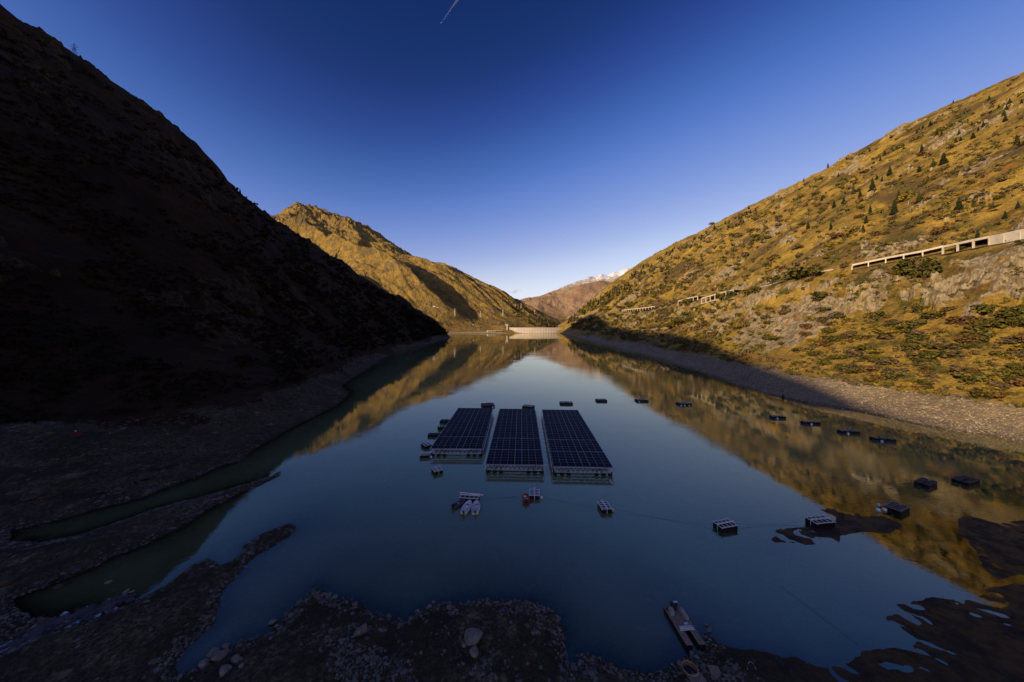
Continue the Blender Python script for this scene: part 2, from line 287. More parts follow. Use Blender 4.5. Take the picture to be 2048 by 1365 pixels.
class MB:
    def __init__(s): s.v = []; s.f = []
    def add(s, vs, fs):
        k = len(s.v); s.v += [tuple(p) for p in vs]; s.f += [tuple(i+k for i in q) for q in fs]; return s
    def box(s, c, d, rz=0, bev=0):
        x, y, z = d[0]/2, d[1]/2, d[2]/2; cs, sn = math.cos(rz), math.sin(rz)
        if bev:
            b = bev; ring = [(-x+b,-y),(x-b,-y),(x,-y+b),(x,y-b),(x-b,y),(-x+b,y),(-x,y-b),(-x,-y+b)]
            vs = []
            for zz, k in ((-z, 1), (z-b, 1), (z, 0)):
                for a, e in ring:
                    if not k: a *= (x-b)/x; e *= (y-b)/y
                    vs.append((c[0]+a*cs-e*sn, c[1]+a*sn+e*cs, c[2]+zz))
            fs = [tuple(range(7,-1,-1)), tuple(range(16,24))]
            for r in (0, 8): fs += [(r+i, r+(i+1) % 8, r+8+(i+1) % 8, r+8+i) for i in range(8)]
            return s.add(vs, fs)
        vs = [(c[0]+a*cs-e*sn, c[1]+a*sn+e*cs, c[2]+zz) for zz in (-z, z) for a, e in ((-x,-y),(x,-y),(x,y),(-x,y))]
        return s.add(vs, [(3,2,1,0),(4,5,6,7),(0,1,5,4),(1,2,6,5),(2,3,7,6),(3,0,4,7)])
    def bar(s, p, q, t, t2=None):
        p, q = Vector(p), Vector(q); d = (q-p).normalized(); u = d.orthogonal().normalized() if abs(d.z) > .99 else d.cross(Vector((0,0,1))).normalized(); v = u.cross(d)
        t2 = t2 or t; vs = [e+u*a*t/2+v*b*t2/2 for e in (p, q) for a, b in ((-1,-1),(1,-1),(1,1),(-1,1))]
        return s.add(vs, [(3,2,1,0),(4,5,6,7),(0,1,5,4),(1,2,6,5),(2,3,7,6),(3,0,4,7)])
    def tube(s, pts, r, n=8, cap=True, radii=None):
        pts = [Vector(p) for p in pts]; vs = []
        for i, p in enumerate(pts):
            d = (pts[min(i+1, len(pts)-1)]-pts[max(i-1, 0)]).normalized()
            u = d.cross(Vector((0,0,1))); u = Vector((1,0,0)) if u.length < 1e-3 else u.normalized(); v = u.cross(d); rr = radii[i] if radii else r
            vs += [p+(u*math.cos(a)+v*math.sin(a))*rr for a in [2*math.pi*k/n for k in range(n)]]
        fs = [(i*n+k, i*n+(k+1) % n, (i+1)*n+(k+1) % n, (i+1)*n+k) for i in range(len(pts)-1) for k in range(n)]
        if cap: fs += [tuple(range(n-1,-1,-1)), tuple((len(pts)-1)*n+k for k in range(n))]
        return s.add(vs, fs)
    def lathe(s, c, prof, n=16):
        vs = [(c[0]+r*math.cos(2*math.pi*k/n), c[1]+r*math.sin(2*math.pi*k/n), c[2]+z) for r, z in prof for k in range(n)]
        fs = [(i*n+k, i*n+(k+1) % n, (i+1)*n+(k+1) % n, (i+1)*n+k) for i in range(len(prof)-1) for k in range(n)]
        fs += [tuple(range(n-1,-1,-1)), tuple((len(prof)-1)*n+k for k in range(n))]
        return s.add(vs, fs)
    def mesh(s, name, m, smooth=False):
        me = bpy.data.meshes.new(name); me.from_pydata(s.v, [], s.f); me.update()
        if smooth: me.polygons.foreach_set('use_smooth', [True]*len(me.polygons))
        me.materials.append(m); return me
    def fix(s):
        import bmesh
        me = bpy.data.meshes.new('t'); me.from_pydata(s.v, [], s.f); bm = bmesh.new(); bm.from_mesh(me); bmesh.ops.recalc_face_normals(bm, faces=bm.faces); s.v = [tuple(v.co) for v in bm.verts]; s.f = [tuple(v.index for v in f.verts) for f in bm.faces]; bm.free(); bpy.data.meshes.remove(me); return s
    def build(s, name, m, parent=None, smooth=False, **k):
        return tag(link(bpy.data.objects.new(name, s.mesh(name, m, smooth)), parent), **k)
def copy_tree(o, parent=None):
    c = o.copy(); link(c, parent)
    for ch in o.children: copy_tree(ch, c)
    return c
# ---------------------------------------------------------------- the land: one polar sheet round the camera's foot, cut into its hills
t_in = np.arctan(np.linspace(-1.72, 1.72, 1180)); out_n = 64
t_out = np.linspace(t_in[-1], 2*math.pi+t_in[0], out_n+2)[1:-1]
TH = np.r_[t_in, t_out]; RR = np.r_[.5, np.linspace(3, 27, 9), np.exp(np.linspace(math.log(29.5), math.log(6200), 1060))]
nT, nR = len(TH), len(RR)
Tg, Rg = np.meshgrid(TH, RR, indexing='ij'); GX = Rg*np.sin(Tg); GY = Rg*np.cos(Tg)
GZ = np.empty_like(GX); GM = np.empty(GX.shape+(3,)); GS = np.empty_like(GX)
for i in range(0, nT, 80):
    z_, rk_, gr_, md_, s_ = height(GX[i:i+80], GY[i:i+80]); GZ[i:i+80] = z_; GM[i:i+80, :, 0] = rk_; GM[i:i+80, :, 1] = gr_; GM[i:i+80, :, 2] = md_; GS[i:i+80] = s_
def zat(x, y):
    """terrain height at plan points (bilinear on the sheet)"""
    x = np.atleast_1d(np.asarray(x, float)); y = np.atleast_1d(np.asarray(y, float))
    th = np.arctan2(x, y); th = np.where(th < t_in[0], th+2*math.pi, th); r = np.hypot(x, y)
    i = np.clip(np.searchsorted(TH, th)-1, 0, nT-2); j = np.clip(np.searchsorted(RR, r)-1, 0, nR-2)
    a = np.clip((th-TH[i])/(TH[i+1]-TH[i]), 0, 1); b = np.clip((r-RR[j])/(RR[j+1]-RR[j]), 0, 1)
    return (GZ[i,j]*(1-a)+GZ[i+1,j]*a)*(1-b)+(GZ[i,j+1]*(1-a)+GZ[i+1,j+1]*a)*b
def hit(px, py, ymin=30, ymax=6000):
    """first terrain point seen through pixel (px, py) of the photograph"""
    t = (px-1024)/F; Y = np.exp(np.linspace(math.log(ymin), math.log(ymax), 2600)); z = np.maximum(zat(t*Y, Y), 0)
    k = np.nonzero(z >= HC+(YH-py)/F*Y)[0]
    if not len(k): return None
    k = k[0]; return (t*Y[k], Y[k], z[k])
PXHIT = None
idx = np.arange(nT*nR).reshape(nT, nR)
q = np.stack([idx[:,:-1], np.roll(idx, -1, 0)[:,:-1], np.roll(idx, -1, 0)[:,1:], idx[:,1:]], -1).reshape(-1, 4)
CO = np.c_[GX.ravel(), GY.ravel(), GZ.ravel()]; MK = GM.reshape(-1, 3)
fc = CO[q].mean(1); fm = MK[q].mean(1)
x_, y_, z_ = fc.T
cls = np.where(x_ < 0, 1, 2); cls[(x_ < 0) & (y_ > 1235)] = 3; cls[(x_ >= 0) & (y_ > 1640) & (x_ < 240+(y_-1640)*.05)] = 3; cls[(y_ > 2330) & (x_ < 1500)] = 3
cls[((fm[:,1] > .5) | (fm[:,2] > .5) | (z_ < 0.0)) & (y_ < 1235)] = 0; cls[(cls == 0) & (x_ > 100+np.maximum(0, y_-300)*.1) & (y_ > 88) & (fm[:,2] < .5)] = 4
M_right = hill_mat('autumn_slope', (.40,.25,.044), (.27,.17,.032), (.085,.058,.026), (.085,.078,.016), (.20,.072,.018), (.42,.33,.20), (.16,.115,.065), (.50,.38,.23), (.23,.17,.10))
M_left = hill_mat('shade_toned_heath', (.044,.020,.003), (.030,.013,.002), (.015,.007,.0015), (.020,.015,.002), (.055,.014,.002), (.080,.050,.022), (.018,.011,.004), (.10,.078,.042), (.035,.027,.014))  # colours darkened so the left slope carries its shade in the material
M_far = hill_mat('mountain_grass', (.36,.225,.052), (.26,.165,.036), (.15,.095,.038), (.11,.09,.022), (.32,.18,.05), (.25,.175,.10), (.085,.058,.032), (.60,.47,.30), (.32,.24,.14), .55, 3.0)
M_shore = hill_mat('lake_gravel', (.06,.045,.03), (.05,.04,.03), (.04,.03,.02), (.035,.03,.015), (.06,.03,.02), (.16,.14,.12), (.06,.05,.045), (.22,.182,.115), (.046,.038,.022))
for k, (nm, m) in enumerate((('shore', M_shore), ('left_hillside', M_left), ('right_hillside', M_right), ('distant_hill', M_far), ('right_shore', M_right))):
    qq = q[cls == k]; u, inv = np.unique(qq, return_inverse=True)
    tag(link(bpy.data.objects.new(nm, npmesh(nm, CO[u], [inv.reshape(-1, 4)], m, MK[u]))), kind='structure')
# horizon sheet and the snowy range at the head of the valley
b = NB('haze_pale_rock')
c = b.mix(b.step(b.noise(.0022, 8, .65), .42, .6), (.33,.215,.13), (.235,.145,.085)); c = b.mix(b.step(b.noise(.0009, 6, .6), .53, .62), c, (.19,.145,.075))  # rock tones kept pale, distance haze put into the colour
sn = b.step(b.math('ADD', b.z, b.math('MULTIPLY', b.math('SUBTRACT', b.noise(.006, 8, .75), .5), 1700)), 1380, 1600)
c = b.mix(b.step(b.z, 1050, 1400), c, (.36,.30,.25)); c = b.mix(sn, c, (.72,.70,.72)); M_range = b.finish(c, .95, b.bump(b.noise(.01, 8, .7), 25, .8), .1)
tt = np.linspace(-.35, 1.0, 700); yy = np.linspace(5600, 12000, 330); TT, YY = np.meshgrid(tt, yy, indexing='ij'); XX = TT*YY
def prof(pts, Y):                                                     # crest height along the range from its seen outline
    px = np.array([p[0] for p in pts]); hz = np.array([HC+(YH-p[1])/F*Y for p in pts]); return np.interp(1024+TT*F, px, hz)
H1 = prof([(800,600),(1010,594),(1050,600),(1090,592),(1130,583),(1160,568),(1200,560),(1240,562),(1300,540),(1500,500),(1700,520)], 7300)
H2 = prof([(800,640),(1020,600),(1075,592),(1095,586),(1112,580),(1135,568),(1158,556),(1178,549),(1190,551),(1203,546),(1216,549),(1228,541),(1243,540),(1256,534),(1275,538),(1330,520),(1500,490),(1700,520)], 10200)
rd = ridged(XX, YY, 1500, 7, 101, .58); 
Z1 = H1*np.exp(-np.abs((YY-7300)/900)**1.5)+(rd-1.1)*80*sm(5700, 6900, YY)*(1-.8*np.exp(-((YY-7300)/250)**2))
Z2 = H2*np.exp(-np.abs((YY-10200)/1500)**1.3)+(rd-1.1)*190*sm(7800, 9300, YY)*(1-.75*np.exp(-((YY-10200)/350)**2))
ZZ = np.maximum(Z1, Z2)-30; nt_, ny_ = TT.shape; ix = np.arange(nt_*ny_).reshape(nt_, ny_)
tag(link(bpy.data.objects.new('snowy_mountains', npmesh('snowy_mountains', np.c_[XX.ravel(), YY.ravel(), ZZ.ravel()], [np.stack([ix[:-1,:-1], ix[1:,:-1], ix[1:,1:], ix[:-1,1:]], -1).reshape(-1, 4)], M_range))), kind='structure')
s_ = 30000.; tag(link(bpy.data.objects.new('valley_floor', npmesh('valley_floor', [(-s_,-s_,-60),(s_,-s_,-60),(s_,s_,-60),(-s_,s_,-60)], [[(0,1,2,3)]], mat('plain', (.12,.09,.05), .95, noise=.4, nscale=.002)))), kind='structure')
# ---------------------------------------------------------------- water
b = NB('lake_water'); n = b.n; l = b.l
att = n.new('ShaderNodeAttribute'); att.attribute_name = 'depth'
tr = n.new('ShaderNodeBsdfTransparent'); tr.inputs[0].default_value = (.80,.88,.84,1)
df = n.new('ShaderNodeBsdfDiffuse'); df.inputs[0].default_value = (.14,.18,.085,1)
gl = n.new('ShaderNodeBsdfGlossy'); gl.inputs['Roughness'].default_value = .025; gl.inputs[0].default_value = (1,.98,.80,1)
op = b.math('SUBTRACT', 1.0, b.math('EXPONENT', b.math('MULTIPLY', att.outputs['Fac'], -.75)))
m1 = n.new('ShaderNodeMixShader'); l.new(op, m1.inputs[0]); l.new(tr.outputs[0], m1.inputs[1]); l.new(df.outputs[0], m1.inputs[2])
calm = b.step(b.noise(.004, 3, .6, st=(.35,1.6,1)), .50, .60)
hh = b.math('ADD', b.math('MULTIPLY', b.noise(.9, 3, .5, st=(1,1.6,1)), b.math('MULTIPLY_ADD', calm, .8, b.math('MULTIPLY_ADD', b.step(b.noise(.022, 4, .6, st=(.6,1.5,1)), .50, .62), .9, .30))), b.math('MULTIPLY', b.noise(.12, 2, .5), .8))
nr = b.bump(hh, .012, 1.0)
fr = n.new('ShaderNodeFresnel'); fr.inputs[0].default_value = 2.1; l.new(nr, fr.inputs['Normal']); l.new(nr, gl.inputs['Normal'])
m2 = n.new('ShaderNodeMixShader'); l.new(fr.outputs[0], m2.inputs[0]); l.new(m1.outputs[0], m2.inputs[1]); l.new(gl.outputs[0], m2.inputs[2])
l.new(m2.outputs[0], b.out.inputs['Surface']); M_water = b.m
ii = np.r_[np.arange(0, 1180, 2), np.arange(1180, nT)]; jj = np.r_[np.arange(0, 10), np.arange(10, nR, 2)]
sub = np.ix_(ii, jj); wx, wy, wz = GX[sub], GY[sub], GZ[sub]
ids = np.arange(wx.size).reshape(wx.shape); roll = np.roll(ids, -1, 0)
wq = np.stack([ids[:,:-1], roll[:,:-1], roll[:,1:], ids[:,1:]], -1).reshape(-1, 4)
keep = (wz.ravel()[wq].min(1) < .15) & (wy.ravel()[wq].max(1) < 1652); wq = wq[keep]; u, inv = np.unique(wq, return_inverse=True)
me = npmesh('lake_water', np.c_[wx.ravel(), wy.ravel(), np.zeros(wx.size)][u], [inv.reshape(-1, 4)], M_water)
a = me.attributes.new('depth', 'FLOAT', 'POINT'); a.data.foreach_set('value', np.maximum(-wz.ravel()[u], 0).astype(np.float32))
tag(link(bpy.data.objects.new('water', me)), kind='structure')
# ---------------------------------------------------------------- floating solar platforms
M_panel = mat('panel_glass', (.010,.009,.016), .35, spec=.12)
M_alu = mat('aluminium', (.80,.80,.80), .45, .25, noise=.12, nscale=2)
M_rail = mat('rail_metal', (.36,.35,.42), .5, .2, noise=.3, nscale=1.5)
M_black = mat('black_plastic', (.012,.012,.013), .5, noise=.3)
M_white = mat('white_gelcoat', (.78,.76,.74), .35, noise=.08, nscale=2)
M_buoy = mat('white_buoy', (.80,.80,.80), .4, noise=.08)
M_rope = mat('rope', (.16,.15,.13), .9, noise=.2)
COLS, PW, PITCH, TZ = 8, 2.0, 1.87, 2.35
def shared_panel():
    w, d, t = 1.94, 1.72, R(12); mb = MB()
    c, s = math.cos(t), math.sin(t)
    def P(a, e, h): return (a, e*c-h*s, e*s+h*c)
    for x0, x1 in ((-w/2, -.015), (.015, w/2)):
        vs = [P(a, e, h) for h in (0, .045) for a, e in ((x0,0),(x1,0),(x1,d),(x0,d))]
        mb.add(vs, [(3,2,1,0),(4,5,6,7),(0,1,5,4),(1,2,6,5),(2,3,7,6),(3,0,4,7)])
    return mb
P_MB = shared_panel(); P_ME = P_MB.mesh('solar_panel', M_panel)
def platform(x0, y0, ang, units, gaps, label):
    W = COLS*PW+.4; e = empty('solar_platform', (x0, y0, 0), ang, label=label, cat='solar platform', group='floating solar platforms')
    rows = []; y = .25
    for u in range(units):
        for k in range(5): rows.append(y); y += PITCH
        y += .62 if u in gaps else .12
    Lr = y-.1; n = 0; rest = MB()
    for ry in rows:
        for c_ in range(COLS):
            px_ = -W/2+.2+PW*(c_+.5)
            if n < 100:
                o = bpy.data.objects.new('solar_panel', P_ME); o.location = (px_, ry, TZ); o.rotation_euler = (random.uniform(-.012,.012), random.uniform(-.006,.006), 0); link(o, e)
            else: rest.add([(v[0]+px_, v[1]+ry, v[2]+TZ) for v in P_MB.v], P_MB.f)
            n += 1
    rest.build('solar_panel', M_panel, e, kind='stuff')
    fr = MB()                                                         # rails between the columns
    for c_ in range(COLS+1):
        px_ = -W/2+.2+PW*c_; fr.bar((px_, .1, TZ+.40), (px_, Lr, TZ+.40), .07 if c_ not in (4, 5) else .13, .06)
    yy_ = -.05
    for u in range(units+1):
        fr.bar((-W/2, yy_, TZ-.02), (W/2, yy_, TZ-.02), .16, .14)
        if 0 < u < units: fr.bar((-W/2+.1, yy_+.02, TZ+.42), (W/2-.1, yy_+.02, TZ+.42), .13 if u-1 in gaps else .07, .06)
        if u-1 in gaps and u > 0: fr.bar((-W/2, yy_-.45, TZ-.02), (W/2, yy_-.45, TZ-.02), .12, .12)
        yy_ += PITCH*5+(.62 if u in gaps else .12)
    for ry in rows: fr.bar((-W/2+.2, ry-.05, TZ+.03), (W/2-.2, ry-.05, TZ+.03), .09, .07)
    for ry in rows:                                                   # raised rear bar and legs of every row
        fr.bar((-W/2+.2, ry+1.71, TZ+.39), (W/2-.2, ry+1.71, TZ+.39), .07)
    fr.build('rail_grid', M_rail, e)
    def truss(p, q, name, n):
        """triangular lattice girder from p to q: two chords up, one or two down, zigzag between"""
        mb = MB(); p, q = Vector(p), Vector(q); d = (q-p); u = d.normalized(); s = u.cross(Vector((0,0,1)))
        top, bot, r = TZ-.12, .85, .09
        for off, z in ((-.55, top), (.55, top), (-.35, bot), (.35, bot)): mb.bar(p+s*off+Vector((0,0,z)), q+s*off+Vector((0,0,z)), r)
        for i in range(n):
            a, b2, m = p+d*(i/n), p+d*((i+1)/n), p+d*((i+.5)/n)
            for so, to in ((-.35, -.55), (.35, .55)):
                mb.bar(a+s*to+Vector((0,0,top)), m+s*so+Vector((0,0,bot)), .06); mb.bar(m+s*so+Vector((0,0,bot)), b2+s*to+Vector((0,0,top)), .06)
            mb.bar(a-s*.55+Vector((0,0,top)), a+s*.55+Vector((0,0,top)), .06)
            mb.bar(m-s*.35+Vector((0,0,bot)), m+s*.35+Vector((0,0,bot)), .06)
        return mb.build(name, M_alu, e)
    truss((-W/2+.5, .5, 0), (W/2-.5, .5, 0), 'end_truss', 12)
    truss((-W/2+.5, Lr-.6, 0), (W/2-.5, Lr-.6, 0), 'end_truss', 12)
    for sx in (-1, 1):
        truss((sx*(W/2-.35), .2, 0), (sx*(W/2-.35), Lr-.2, 0), 'side_truss', int(Lr/1.6))
    for u in range(1, units): mid = MB(); mid.box((0, u*(PITCH*5+.25), 1.5), (W-2, .12, .12)); mid.build('cross_beam', M_alu, e)
    k = 0
    for u in range(units):
        for fy in (.6, 5.2):
            for fx in (-W/2+.7, -W/2+2.6, -W/2+4.4, W/2-4.4, W/2-2.6, W/2-.7):
                if k >= 100: break
                f = MB().lathe((0,0,0), [(.50,-.35),(.56,-.3),(.58,.4),(.54,.78),(.42,.88)], 14)
                o = bpy.data.objects.new('float', FL_ME); o.location = (fx, u*(PITCH*5+.2)+fy, 0); link(o, e); k += 1
    return e
FL_ME = MB().lathe((0,0,0), [(.50,-.35),(.56,-.3),(.58,.4),(.54,.78),(.42,.88)], 14).mesh('float', M_black)
platform(-17.4, 100.0, R(-.7), 5, (0,), 'left solar platform, shortest of the three, with one gap across its dark panels')
platform(.75, 88.6, R(-1.65), 6, (0, 1), 'middle solar platform of dark panels on a silver truss, between two others')
platform(19.3, 87.1, R(-2.3), 6, (0, 1), 'right solar platform of dark panels, the one farthest from the left shore')
def ropes(name, pts, r, **k): return MB().tube(pts, r, 5, False).build(name, M_rope, **k)
for i in range(13):
    y = 101+i*3.5+(i % 3)*.3
    ropes('tie_rope', [(-9.1+(y-100)*.012, y+.5, 1.0), (-8.2+(y-100)*.02, y+.2, .45), (-7.45+(y-89)*.028, y-.2, 1.0)], .035, label='thin rope stretched between the left and middle solar platforms', cat='rope', group='ropes tying the left platform to the middle one')
for i in range(14):
    y = 89.5+i*3.9+(i % 4)*.25
    ropes('tie_rope', [(8.9+(y-88.6)*.0288, y, 1.0), (10.0+(y-88.6)*.034, y+.1, .45), (11.05+(y-87)*.040, y-.3, 1.0)], .035, label='thin rope stretched between the middle and right solar platforms', cat='rope', group='ropes tying the middle platform to the right one')
# ---------------------------------------------------------------- mooring rafts: black pontoons under a light metal ladder frame
def raft(x, y, w, d, deg, label, style='frame', slats=4, h=.85, beam=True, fm=None):
    e = empty('mooring_raft', (x, y, 0), R(deg), label=label, cat='raft', group='mooring rafts round the solar platforms')
    along = w >= d
    for s in (-1, 1):
        mb = MB()
        if style == 'frame':
            if along: mb.box((0, s*d*.27, h/2-.15), (w, d*.42, h+.3), 0, .08)
            else: mb.box((s*w*.27, 0, h/2-.15), (w*.42, d, h+.3), 0, .08)
        else: mb.box((s*w*.2515, 0, h/2-.15), (w*.497, d, h+.3), 0, .08)
        mb.build('pontoon', M_black, e)
    mb = MB(); t = .11; z = h+.08
    if style == 'frame':
        for sx in (-1, 1): mb.bar((sx*(w/2-.06), -d/2-.1, z), (sx*(w/2-.06), d/2+.1, z), t+.04, t)
        for sy in (-1, 1): mb.bar((-w/2-.05, sy*(d/2-.08), z+.02), (w/2+.05, sy*(d/2-.08), z+.02), t, t+.02)
        n = 4
        for i in range(1, n):
            if along: mb.bar((-w/2+w*i/n, -d/2, z-.01), (-w/2+w*i/n, d/2, z-.01), t)
            else: mb.bar((-w/2, -d/2+d*i/n, z-.01), (w/2, -d/2+d*i/n, z-.01), t)
        mb.build('frame', fm or M_alu, e)
        if beam:
            b2 = MB()
            if along: b2.box((0, 0, z+.17), (w+.3, .24, .2))
            else: b2.box((0, .15, z+.17), (.24, d+.5, .2))
            b2.build('beam', M_alu, e)
            MB().tube([(0, -d/2, z), (0, -d/2-.02, -.4)] if not along else [(-w/2, 0, z), (-w/2-.02, 0, -.4)], .06, 6).build('mooring_post', M_alu, e)
    elif style == 'deck':
        mb.box((0, 0, h+.06), (w*.98, d*.98, .07))
        for i in range(7): mb.box((0, -d/2+d*(i+.5)/7, h+.12), (w*.96, .10, .05))
        mb.box((0, 0, h+.22), (.3, d+.4, .16)); mb.build('deck', M_dark, e)
    else:
        mb.box((0, 0, h+.04), (w*.98, d*.97, .06)); mb.build('deck', M_black, e)
        sl = MB()
        for i in range(slats): sl.box((-w/2+w*(i+.55)/slats, 0, h+.12), (.16, d, .10))
        sl.build('slats', M_alu, e)
        if beam: b2 = MB(); b2.box((0, 0, h+.2), (.22, d+.8, .14)); b2.build('beam', M_dark, e)
    return e
M_dull = mat('dull_metal', (.16,.15,.17), .6, .2, noise=.3); M_mid = mat('brownish_metal', (.34,.31,.31), .6, .2, noise=.3)
M_dark = mat('dark_metal', (.07,.07,.08), .5, .5, noise=.3)
raft(-12.3, 162.5, 6.4, 5.6, 12, 'wide flat dark raft with ribbed deck, just behind the left solar platform', 'deck')
raft(8.2, 159.5, 5.4, 3.8, -22, 'dark skewed raft just behind the far end of the middle solar platform', 'slat', 5, beam=False)
raft(28.2, 166.8, 6.6, 3.6, -2, 'dark raft with a beam across its middle, behind the right solar platform', 'slat', 2)
raft(48.2, 173, 5.6, 3.6, 0, 'dark raft with bright silver slats, alone on the sky reflection', 'slat', 4, beam=False)
raft(70.0, 173, 6.0, 3.8, 4, 'dark raft with one buoy at its front left, where sky reflection meets hill reflection', 'slat', 4, beam=False)
raft(88.8, 165.5, 6.3, 4.0, 10, 'dark raft with a row of three white buoys along its front', 'slat', 4, beam=False)
raft(117.3, 141.3, 5.9, 1.9, -4, 'dark raft on golden reflection, first of the four in a line to the right', 'slat', 4, beam=False)
raft(124.3, 133.2, 6.4, 2.0, -5, 'dark raft on golden reflection, second of the four in a line to the right', 'slat', 5, beam=False)
raft(128.0, 121.8, 6.4, 1.9, -8, 'dark raft on golden reflection, third of the four in a line to the right', 'slat', 4, beam=False)
raft(131.8, 113.8, 6.6, 1.9, -13, 'dark skewed raft on golden reflection, last of the four in a line', 'slat', 3, beam=False)
raft(106.2, 82.2, 5.0, 2.6, 22, 'black raft with slatted grid top, left of the pair near the right edge', 'frame', beam=False, fm=M_dull)
raft(118.2, 83.4, 5.6, 2.9, 17, 'black raft with dark grid top, closest of all to the right edge', 'frame', beam=False, fm=M_dull)
raft(85.2, 70.9, 4.3, 2.7, 22, 'black raft with a light grid top and two white buoys at its left side', 'frame', beam=False, fm=M_mid)
raft(63.5, 66.0, 4.4, 2.4, 8, 'raft with silver ladder frame lying against the mud island', 'frame')
raft(43.1, 64.7, 3.9, 2.3, 14, 'raft with silver ladder frame alone on the water, left of the mud island')
raft(20.6, 71.2, 2.35, 3.0, 5, 'small raft with silver frame and one buoy, roped to the right solar platform')
raft(5.4, 76.7, 2.35, 2.9, -4, 'small raft with silver frame, the orange inflatable tied to its left')
raft(-9.9, 75.2, 4.4, 2.3, -6, 'raft with silver frame, the two white boats nosed against it')
raft(-20.9, 89.2, 2.4, 2.9, 33, 'small raft with silver frame turned aslant, in front of the left solar platform')
raft(-27.1, 99.9, 2.9, 2.5, 6, 'pale framed raft touching the near left corner of the left solar platform')
raft(-29.0, 108.1, 3.5, 2.3, -48, 'raft with silver frame turned aslant beside the lower left edge of the left platform')
raft(-28.7, 118.4, 4.6, 2.1, 3, 'low dark raft with a ribbed top, middle of the five left of the solar platforms', 'deck', h=.75)
raft(-27.3, 127.0, 4.2, 2.3, 20, 'dark raft with thin slats and a buoy, fourth up along the left platform', 'slat', 4)
raft(-28.0, 135.2, 4.6, 2.6, -6, 'low dark raft, farthest of the five beside the left solar platform', 'deck', h=.75)
# ---------------------------------------------------------------- buoys
def buoy(x, y, label, r=.36):
    e = empty('buoy', (x, y, 0), random.uniform(0, 3), label=label, cat='buoy', group='white mooring buoys')
    pr = [(r*math.sin(a), r*.55-r*math.cos(a)) for a in [math.pi*(i+.5)/10 for i in range(10)]]
    MB().lathe((0,0,0), pr, 16).build('ball', M_buoy, e, smooth=True)
    mb = MB(); mb.box((0, 0, r*1.55), (.12, .05, .16)); mb.build('eyelet', M_dark, e)
random.seed(5)
for x, y, l, r in [(-9.5,159.6,'left buoy of the two at the front of the wide dark deck raft',.34),(-8.6,160.1,'right buoy of the two at the front of the wide dark deck raft',.34),
  (67.9,170.7,'buoy in front of the raft at the edge of the hill reflection',.36),(86.0,162.7,'leftmost buoy of the three along a dark raft',.36),(87.9,162.9,'centre buoy of the three along a dark raft',.36),(90.3,163.0,'rightmost buoy of the three along a dark raft',.36),
  (116.2,140.0,'buoy in front of the first of four rafts on the golden reflection',.4),(123.4,131.8,'buoy in front of the second of four rafts on the golden reflection',.4),(126.6,120.5,'buoy in front of the third of four rafts on the golden reflection',.4),(130.2,112.6,'buoy in front of the fourth of four rafts on the golden reflection',.4),
  (80.9,70.7,'lone buoy floating free, left of the grid topped raft',.40),(82.6,70.9,'front buoy of the two touching the grid topped raft',.38),(83.3,72.6,'rear buoy of the two touching the grid topped raft',.38),
  (22.2,70.6,'buoy at the right side of the small raft roped to the right platform',.38),(7.0,75.9,'buoy at the right side of the raft beside the orange inflatable',.38),(-9.7,76.8,'buoy behind the raft with the two white boats',.40),
  (-25.1,99.3,'buoy at the near left corner of the left solar platform',.36),(-26.2,117.9,'buoy between the low ribbed raft and the left solar platform',.36),(-25.4,126.2,'buoy between the thin slatted raft and the left solar platform',.36)]:
    buoy(x, y, l, r)
# ---------------------------------------------------------------- long ropes on and over the water
def sag(p, q, s, n=9): return [(p[0]+(q[0]-p[0])*i/n, p[1]+(q[1]-p[1])*i/n, p[2]+(q[2]-p[2])*i/n-s*4*(i/n)*(1-i/n)) for i in range(n+1)]
for p, q, s, l in [((6.0,78.3,1.1),(8.2,88.3,1.4),.1,'taut rope from the small raft up to the middle solar platform'),((20.7,73.0,1.1),(26.8,86.4,1.4),.15,'taut rope from the small raft up to the right solar platform'),
  ((-19.6,87.8,.9),(-9.9,76.9,.7),.15,'slanting rope from the aslant raft to the buoy behind the white boats'),((-7.4,75.2,.5),(4.2,76.9,.5),.42,'faint rope between the white boats raft and the orange inflatable raft'),
  ((6.8,76.0,.5),(19.4,71.6,.5),.42,'faint rope between the two small silver framed rafts'),((22.0,70.8,.5),(41.1,64.9,.5),.45,'long faint rope from the small raft to the raft left of the mud island'),((45.2,65.2,.6),(61.3,66.2,.6),.45,'faint rope from the ladder frame raft to the raft at the mud island')]:
    ropes('mooring_rope', sag(p, q, s), .022, label=l, cat='rope')
# ---------------------------------------------------------------- boats
def hull(L, W, H, stern=.8, n=14, deadrise=.35):
    """open boat: outer skin, rounded gunwale, inner skin, flat sole; bow at +y"""
    mb = MB(); rings = []
    for i in range(n+1):
        t = i/n; y = -L/2+L*t; hw = W/2*(stern+(1-stern)*math.sin(min(t/.45, 1)*math.pi/2)) if t < .45 else W/2*max(0.02, (1-((t-.45)/.55)**2.4))**.75
        sh = H*(1+.22*max(0, t-.4)**1.5*2); kz = -.18+.30*max(0, (t-.75)/.25)**2
        rings.append([(-hw*.97, y, sh), (-hw, y, sh*.82), (-hw*.80, y, .02), (0, y, kz), (hw*.80, y, .02), (hw, y, sh*.82), (hw*.97, y, sh),
                      (hw*.86, y, sh), (hw*.80, y, .30 if hw > .2 else sh*.8), (-hw*.80, y, .30 if hw > .2 else sh*.8), (-hw*.86, y, sh)])
    vs = [v for r in rings for v in r]; m = 11
    fs = [(i*m+k, i*m+(k+1) % m, (i+1)*m+(k+1) % m, (i+1)*m+k) for i in range(n) for k in range(m)]
    fs += [(6,5,4,3,2,1,0), (0,10,9,8,7,6)]; fs = [tuple(reversed(f)) if len(f) > 4 else f for f in fs]
    fs += [tuple(n*m+k for k in range(7))]
    return mb.add(vs, fs)
